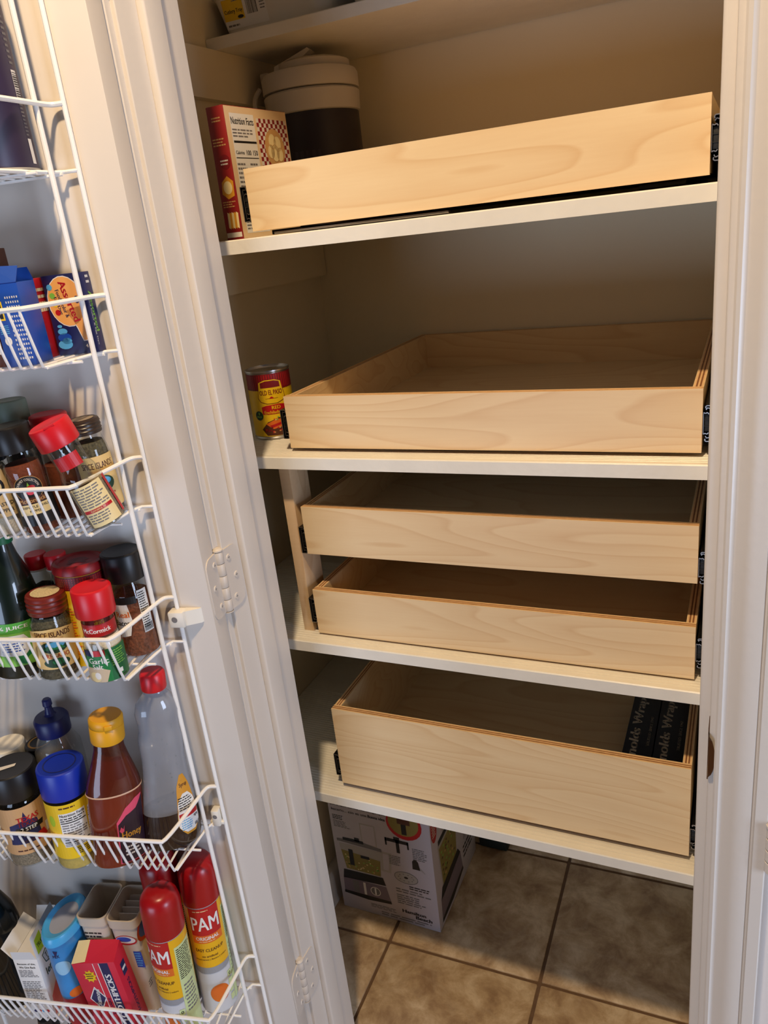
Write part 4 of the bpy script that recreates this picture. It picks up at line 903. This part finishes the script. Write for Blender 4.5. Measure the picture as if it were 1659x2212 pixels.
for k in range(26):
    z = random.uniform(.085, .20); a = random.choice([-.5, -.1, .12, .5]) + random.uniform(-.05, .05)
    rr = [q for q in up]; R_ = .034
    for (r0, z0), (r1, z1) in zip(up, up[1:]):
        if z0 <= z <= z1: R_ = r0+(r1-r0)*(z-z0)/(z1-z0)
    cx, cy = R_*math.sin(a)*.88, -R_*math.cos(a)*.58
    g.lathe([(.0002, z-.0011), (.0010, z-.0004), (.0010, z+.0004), (.0002, z+.0011)], 8, c=(cx, cy))
g.build('droplets', GLASS('clear_plastic'), t)
G().lathe([(.0165, .252), (.0172, .254), (.0170, .274), (.0150, .2775), (.0001, .2775)], 32).build('cap', CAPR, t)
def sr(b):
    pr_ = low+up
    for (r0, z0), (r1, z1) in zip(pr_, pr_[1:]):
        if z0 <= b <= z1: return r0+(r1-r0)*(b-z0)/max(1e-9, z1-z0)
    return .03
sm = lambda a, b, l: ((sr(b)+l)*math.sin(a/.044)*.88, -(sr(b)+l)*math.cos(a/.044)*.58, b)
p = Print(sm, .044); rows = 14
def lab_shape(cx, w0, w1, z0, z1, m, L, nseg=12):
    for i in range(nseg):
        a, b = z0+(z1-z0)*i/nseg, z0+(z1-z0)*(i+1)/nseg
        f = lambda z: w0+(w1-w0)*((z-z0)/(z1-z0))
        e = lambda z: min(1, max(.35, (1-((z-z0)/(z1-z0)*2-1)**6)))
        p.poly([(cx-f(a)*e(a), a), (cx+f(a)*e(a), a), (cx+f(b)*e(b), b), (cx-f(b)*e(b), b)], m, L)
lab_shape(.026, .024, .013, .022, .118, GOLD, 0); lab_shape(.026, .022, .016, .026, .088, WHITE, 1)
p.text('Syrup', .026, .101, .008, BROWN, 2, w=.018, bold=.03); p.micro(.010, .062, .042, .084, 6, BLACK, 2); p.rect(.008, .050, .045, .058, RED, 2); p.micro(.010, .030, .030, .048, 5, LBLUE, 2); p.rect(.034, .030, .044, .048, GREYP, 2)
p.build('label', t)

# --- basket F
t = dthing('dark_bottle', 'very dark green glass bottle at left edge of the lowest basket', 'bottle', .464, .062, 'F', 20)
G().lathe([(.028, 0), (.036, .003), (.037, .012), (.037, .150), (.034, .175), (.024, .205), (.016, .225), (.0145, .270)], 40).build('bottle_wall', M('dark_glass', (8, 11, 10), .12), t)
G().lathe([(.0155, .262), (.016, .264), (.016, .290), (.0001, .291)], 28).build('cap', CAPB, t)
t = dthing('lemonade_carton', 'white lemonade mix carton with opened flaps in the lowest basket', 'box', .394, .064, 'F', 6, 1)
WC = M('carton_bright', (232, 230, 226), .5); w, d, h = .040, .074, .128
o = G().rbox((-w/2, -d/2, 0), (w/2, d/2, h), .0008).build('carton', WC, t)
f = G(); f.add([(-w/2, -d/2, h), (-w/2, d/2, h), (-w/2-.016, d/2-.002, h+.020), (-w/2-.016, -d/2+.002, h+.020)], [(0, 1, 2, 3)]); f.add([(w/2, -d/2, h), (w/2, d/2, h), (w/2-.006, d/2, h+.040), (w/2-.006, -d/2+.006, h+.036)], [(0, 1, 2, 3)])
f.add([(-w/2, d/2, h), (w/2, d/2, h), (w/2-.004, d/2+.006, h+.026), (-w/2+.004, d/2+.006, h+.026)], [(0, 1, 2, 3)]); f.add([(-w/2, -d/2, h), (w/2, -d/2, h), (w/2-.003, -d/2-.004, h+.020), (-w/2+.003, -d/2-.004, h+.020)], [(0, 1, 2, 3)])
f.build('flap', WC, o, ang=0)
p = Print(front(-d/2)); p.text('Because of this,', 0, .118, .004, BLACK, 0, w=.030); p.text('We Give Back', 0, .111, .004, BLACK, 0, w=.027); p.micro(-.016, .090, .016, .106, 6, GREYP, 0); p.micro(-.016, .030, .016, .082, 14, GREYP, 0)
for k, c in enumerate((NAVY, RED, LBLUE, RED)): p.ell(-.010+.0068*k, .016, .003, .003, c, 0, 14)
p.build('front_print', o)
p = Print(right(w/2)); p.poly([(-.024, .121), (-.014, .125), (.012, .119), (.016, .113), (-.008, .097), (-.020, .103)], M('ink_line_green', (30, 74, 40), .5), 0, n=10); p.poly([(-.0228, .1195), (-.0135, .1232), (.011, .1177), (.0145, .113), (-.0078, .0986), (-.019, .104)], WC, 1, n=10)
p.text('TRUE', -.006, .114, .009, DGREEN, 2, w=.024, bold=.03); p.text('lemon', -.003, .105, .007, DGREEN, 2, w=.022); p.text('lemonade', .004, .088, .014, DGREEN, 1, w=.058); p.ell(.022, .066, .012, .016, RED, 0); p.ell(.026, .070, .005, .005, PINK, 1); p.poly([(-.034, .004), (.036, .004), (.036, .062), (.010, .070), (-.030, .040)], M('ink_blush', (222, 120, 116), .5), 0, n=12); p.rect(.0, .018, .034, .028, RED, 1); p.text('strawberry', .017, .023, .006, WHITE, 2, w=.030); p.build('side_print', o)
p = Print(lambda a, b, l: (w/2-.0001+l-(b)*.15, a, h+b)); p.poly([(-.030, .002), (-.010, .002), (-.008, .030), (-.026, .026)], M('ink_lime', (176, 206, 40), .5), 0); p.text('TRUE', -.018, .014, .007, DGREEN, 1, w=.014, bold=.03); p.text('lemonade', .014, .020, .009, DGREEN, 0, w=.036); p.rect(.008, .004, .028, .011, RED, 0); p.build('flap_print', o)
t = dthing('drink_mix_canister', 'oval blue drink mix canister with domed clear lid in the lowest basket', 'canister', .3300, .064, 'F', 4, 1)
CB = M('canister_blue', (52, 140, 206), .35, var=.15, vs=25); CRD = M('canister_red', (158, 28, 44), .35)
ov = dict(sx=.68, sy=1.12); r = .040
b = G().lathe([(r*.94, .060), (r, .0601), (r, .170), (r*1.02, .172)], 44, **ov).build('body', CB, t)
G().lathe([(r*.93, 0), (r, .002), (r, .060)], 44, **ov).build('lower_band', CRD, t)
ld = G().lathe([(r*1.02, .170), (r*1.07, .171), (r*1.07, .178), (r*1.0, .184), (r*.93, .185), (r*.68, .181)], 44, **ov, cap1=False).build('lid_rim', M('lid_blue', (70, 168, 226), .3), t)
G().lathe([(r*.87, .1805), (r*.6, .181), (.0001, .1812)], 44, **ov, cap0=False).build('lid_panel', M('lid_haze', (160, 166, 184), .3), t)
om = lambda a, bb, l: ((r+l)*.68*math.sin(a/r), -(r+l)*1.12*math.cos(a/r), bb)
p = Print(om, r); p.ell(.010, .125, .016, .014, M('ink_sky', (150, 200, 232), .4), 0); p.poly([(.0, .162), (.004, .148), (.010, .160)], NAVY, 1); p.text('MIX', .004, .150, .006, NAVY, 1); p.ell(.022, .070, .014, .009, ORANGE, 0); p.build('label_print', b)
BEIG = M('bin_beige', (206, 192, 172), .5); INS = M('bin_inside', (196, 182, 162), .6)
def bin_(u, label, yaw, packets, ry=0):
    t = dthing('sweetener_bin', label, 'container', u, .041, 'F', yaw, ry)
    w, d, h = .048, .068, .196
    def rr(e, z, q): return [(a, b, z) for a, b in rounded(-w/2+e, -d/2+e, w/2-e, d/2-e, q, 4)]
    rings = [rr(.006, 0, .008), rr(.005, .001, .009), rr(.0012, h-.018, .010), rr(.0012, h-.017, .010), rr(-.0005, h-.016, .010), rr(-.0012, h, .011), rr(.0008, h+.0005, .010), rr(.0030, h-.016, .009), rr(.0065, .004, .008)]
    n = len(rings[0]); g = G(); g.add([p for r_ in rings for p in r_], [(k*n+i, k*n+(i+1) % n, (k+1)*n+(i+1) % n, (k+1)*n+i) for k in range(len(rings)-1) for i in range(n)] + [tuple(range(n-1, -1, -1)), tuple(range((len(rings)-1)*n, len(rings)*n))])
    o = g.build('bin', BEIG, t)
    f = lambda b: .0052-.004*b/(h-.018)
    p = Print(lambda a, b, l: (a, -d/2+f(b)-l, b))
    if packets:
        p.ell(.0, .155, .018, .010, RED, 0); p.ell(.0, .156, .016, .0075, PALE, 1); p.ell(-.003, .157, .012, .005, BLUE, 2); p.rect(.006, .098, .019, .132, BLUE, 0); p.micro(.007, .100, .018, .130, 6, LBLUE, 1)
    else: p.micro(-.018, .140, .016, .168, 4, BLACK, 0)
    p.build('front_print', o)
    p = Print(lambda a, b, l: (w/2-f(b)+l, a, b)); 
    if packets: p.ell(.0, .165, .034, .022, BLUE, 0); p.ring(.0, .165, .036, .024, .006, RED, 1); p.ell(.012, .085, .026, .045, LGREEN, 0); p.ell(.010, .080, .018, .034, RED, 1); p.micro(-.036, .06, -.024, .075, 3, BLACK, 0); p.build('side_print', o)
    if packets:
        for k in range(5):
            pk = tag(G().rbox((-.019, -.0010, 0), (.019, .0010, .062), .0006).build('sweetener_packet', PALE), ['pale packet nearest the front of the open bin', 'second pale packet from the front of the open bin', 'middle pale packet standing in the open bin', 'second pale packet from the back of the open bin', 'pale packet at the very back of the open bin'][k], 'packet', 'packets in the open bin')
            L_ = Matrix.Translation(Vector(t.location)) @ t.rotation_euler.to_matrix().to_4x4() @ Matrix.Translation((0, -.020+.012*k, .120)) @ Matrix.Rotation(math.radians(-14), 4, 'X')
            pk.matrix_world = L_
        G().rbox((-w/2+.0095, -d/2+.010, .10), (w/2-.0095, d/2-.010, .119), .001).build('packet_bed', PALE, t)
bin_(.2740, 'empty open beige plastic bin beside the blue canister', 3, False)
bin_(.2225, 'open beige plastic bin with paper packets inside', 3, True)
t = dthing('toothpick_box', 'red and blue toothpick carton with opened top at front of lowest basket', 'box', .2520, .0915, 'F', 5, -4)
TRD = M('toothpick_red', (206, 30, 58), .45); w, d, h = .070, .032, .145
o = G().rbox((-w/2, -d/2, 0), (w/2, d/2, h), .0008).build('carton', TRD, t)
f = G(); f.add([(-w/2, -d/2, h), (-w/2+.022, -d/2+.002, h+.001), (-w/2+.020, d/2, h+.012), (-w/2, d/2, h+.011)], [(0, 1, 2, 3)], 1); f.add([(-w/2+.020, -d/2, h), (w/2, -d/2, h), (w/2-.002, d/2, h+.010), (-w/2+.020, d/2, h+.012)], [(0, 1, 2, 3)], 0); f.add([(w/2, -d/2, h), (w/2, d/2, h), (w/2-.002, d/2, h+.010)], [(0, 1, 2)], 0); f.add([(-w/2, d/2, h), (w/2, d/2, h), (w/2-.002, d/2, h+.010), (-w/2, d/2, h+.011)], [(0, 1, 2, 3)], 0); f.build('flap', [TRD, CREAM], o, ang=0)
p = Print(lambda a, b, l: (a, -d/2-l, b*1.21 if b < .119 else b))
p.rect(.010, .001, .024, h-.001, NAVY, 0); p.rect(.0085, .001, .0098, h-.001, WHITE, 0); p.rect(-.0012, .001, .0, h-.001, WHITE, 0); p.text('TOOTHPICKS', .017, .058, .0095, WHITE, 1, w=.085, bold=.05, rot=90)
p.poly([(-.013, .040), (.001, .060), (-.013, .080), (-.027, .060)], WHITE, 0, n=4); p.poly([(-.013, .0425), (-.001, .060), (-.013, .0775), (-.025, .060)], NAVY, 1, n=4); p.text('Diamond', -.013, .060, .008, WHITE, 2, w=.032, bold=.03, rot=80)
for k in range(9): p.poly([(-.012+.011*math.cos(k*.698), .098+.011*math.sin(k*.698)), (-.012+.006*math.cos(k*.698+.5), .098+.006*math.sin(k*.698+.5)), (-.012+.006*math.cos(k*.698-.5), .098+.006*math.sin(k*.698-.5))], YEL, 0, n=3)
p.ell(-.012, .098, .008, .008, YEL, 1); p.micro(-.018, .093, -.006, .104, 3, BLACK, 2); p.text('SQUARE', .004, .045, .005, NAVY, 0, w=.03, rot=88); p.build('front_print', o)
p = Print(lambda a, b, l: (w/2+l, a, b*1.21)); p.rect(-.006, .086, .006, .106, NAVY, 0); p.rect(-.005, .094, .005, .098, WHITE, 1); p.text('TOOTHPICKS', .0, .048, .006, NAVY, 0, w=.06, bold=.03, rot=90); p.build('side_print', o)
PAMY = M('can_yellow', (236, 180, 24), .35); PAMG = M('can_silver_grey', (196, 198, 202), .4); 
def spray(label, u, w_, yaw, ry):
    t = dthing('cooking_spray_can', label, 'spray can', u, w_, 'F', yaw, ry)
    r = .0285
    b = G().lathe([(r-.003, 0), (r+.0006, .0006), (r+.0006, .003), (r-.0004, .0045), (r-.0004, .215), (r-.001, .218)], 44).build('body', PAMG, t)
    G().lathe([(r-.0008, .213), (r+.0004, .2145), (r+.0002, .262), (r-.002, .274), (r-.007, .282), (r-.014, .2855), (.0001, .2865)], 44).build('cap', M('spray_cap_red', (158, 14, 20), .3), t)
    p = Print(cyl(r-.0003), r); hp = math.pi*r
    p.rect(-hp, .088, hp, .2125, PAMY, 0); p.poly([(-.045, .088), (-.02, .083), (.02, .084), (.045, .092), (.045, .096), (-.045, .096)], M('ink_grey_band', (150, 152, 156), .4), 1)
    p.rect(-.024, .160, .024, .2125, RED, 1); p.rect(-.024, .145, .024, .160, ORANGE, 1); p.text('PAM', 0, .183, .026, WHITE, 2, w=.043, bold=.02); p.micro(-.016, .206, .016, .209, 1, CREAM, 2); p.text('ORIGINAL', 0, .1545, .0065, WHITE, 2, w=.036, bold=.03); p.micro(-.014, .147, .016, .1495, 1, CREAM, 2)
    p.text('EASY CLEANUP', 0, .131, .006, BROWN, 2, w=.044, bold=.02); p.text('no artificial', -.001, .119, .0042, BROWN, 2, w=.024); p.text('preservatives | flavors | colors', 0, .112, .0038, BROWN, 2, w=.050)
    p.ell(.004, .040, .015, .018, M('ink_yolk', (222, 112, 28), .4), 1); p.ell(.002, .043, .011, .012, ORANGE, 2); p.rect(.030, .006, .062, .196, M('paper_lime', (206, 220, 160), .5), 1); p.micro(.032, .130, .060, .192, 16, BLACK, 2); p.micro(.034, .060, .058, .120, 8, GREYP, 2)
    for k in range(4): p.rect(.0205, .012+.016*k, .0285, .024+.016*k, M('paper_lime', (206, 220, 160), .5), 2)
    p.text('0', .0245, .066, .006, BLACK, 3); p.build('label_print', b)
spray('cooking spray can standing at the right end of the lowest basket', .1110, .0345, 26, 2.5)
spray('frontmost cooking spray can, its yellow side turned to the camera', .1480, .087, -16, 4)
spray('cooking spray can half hidden behind the frontmost spray can', .1690, .0295, 10, 1)

# tall bottles on the floor below the lowest basket, only their caps in view
for u_, w_, lab in ((.430, .060, 'dark capped bottle on the floor under the lowest basket, nearer the dark bottle'), (.372, .060, 'dark capped bottle on the floor under the lowest basket, nearer the toothpicks')):
    q = dpos(u_, w_, 0)
    t = thing('tall_dark_bottle', lab, 'bottle', (q[0], q[1], .0005), (0, 0, DA))
    G().lathe([(.022, 0), (.027, .003), (.028, .010), (.028, .200), (.022, .230), (.0125, .255), (.0120, .275)], 32).build('bottle_wall', MATS['dark_glass'], t)
    G().lathe([(.0150, .268), (.0155, .270), (.0155, .300), (.0140, .309), (.0080, .313), (.0001, .314)], 28).build('cap', CAPB, t)
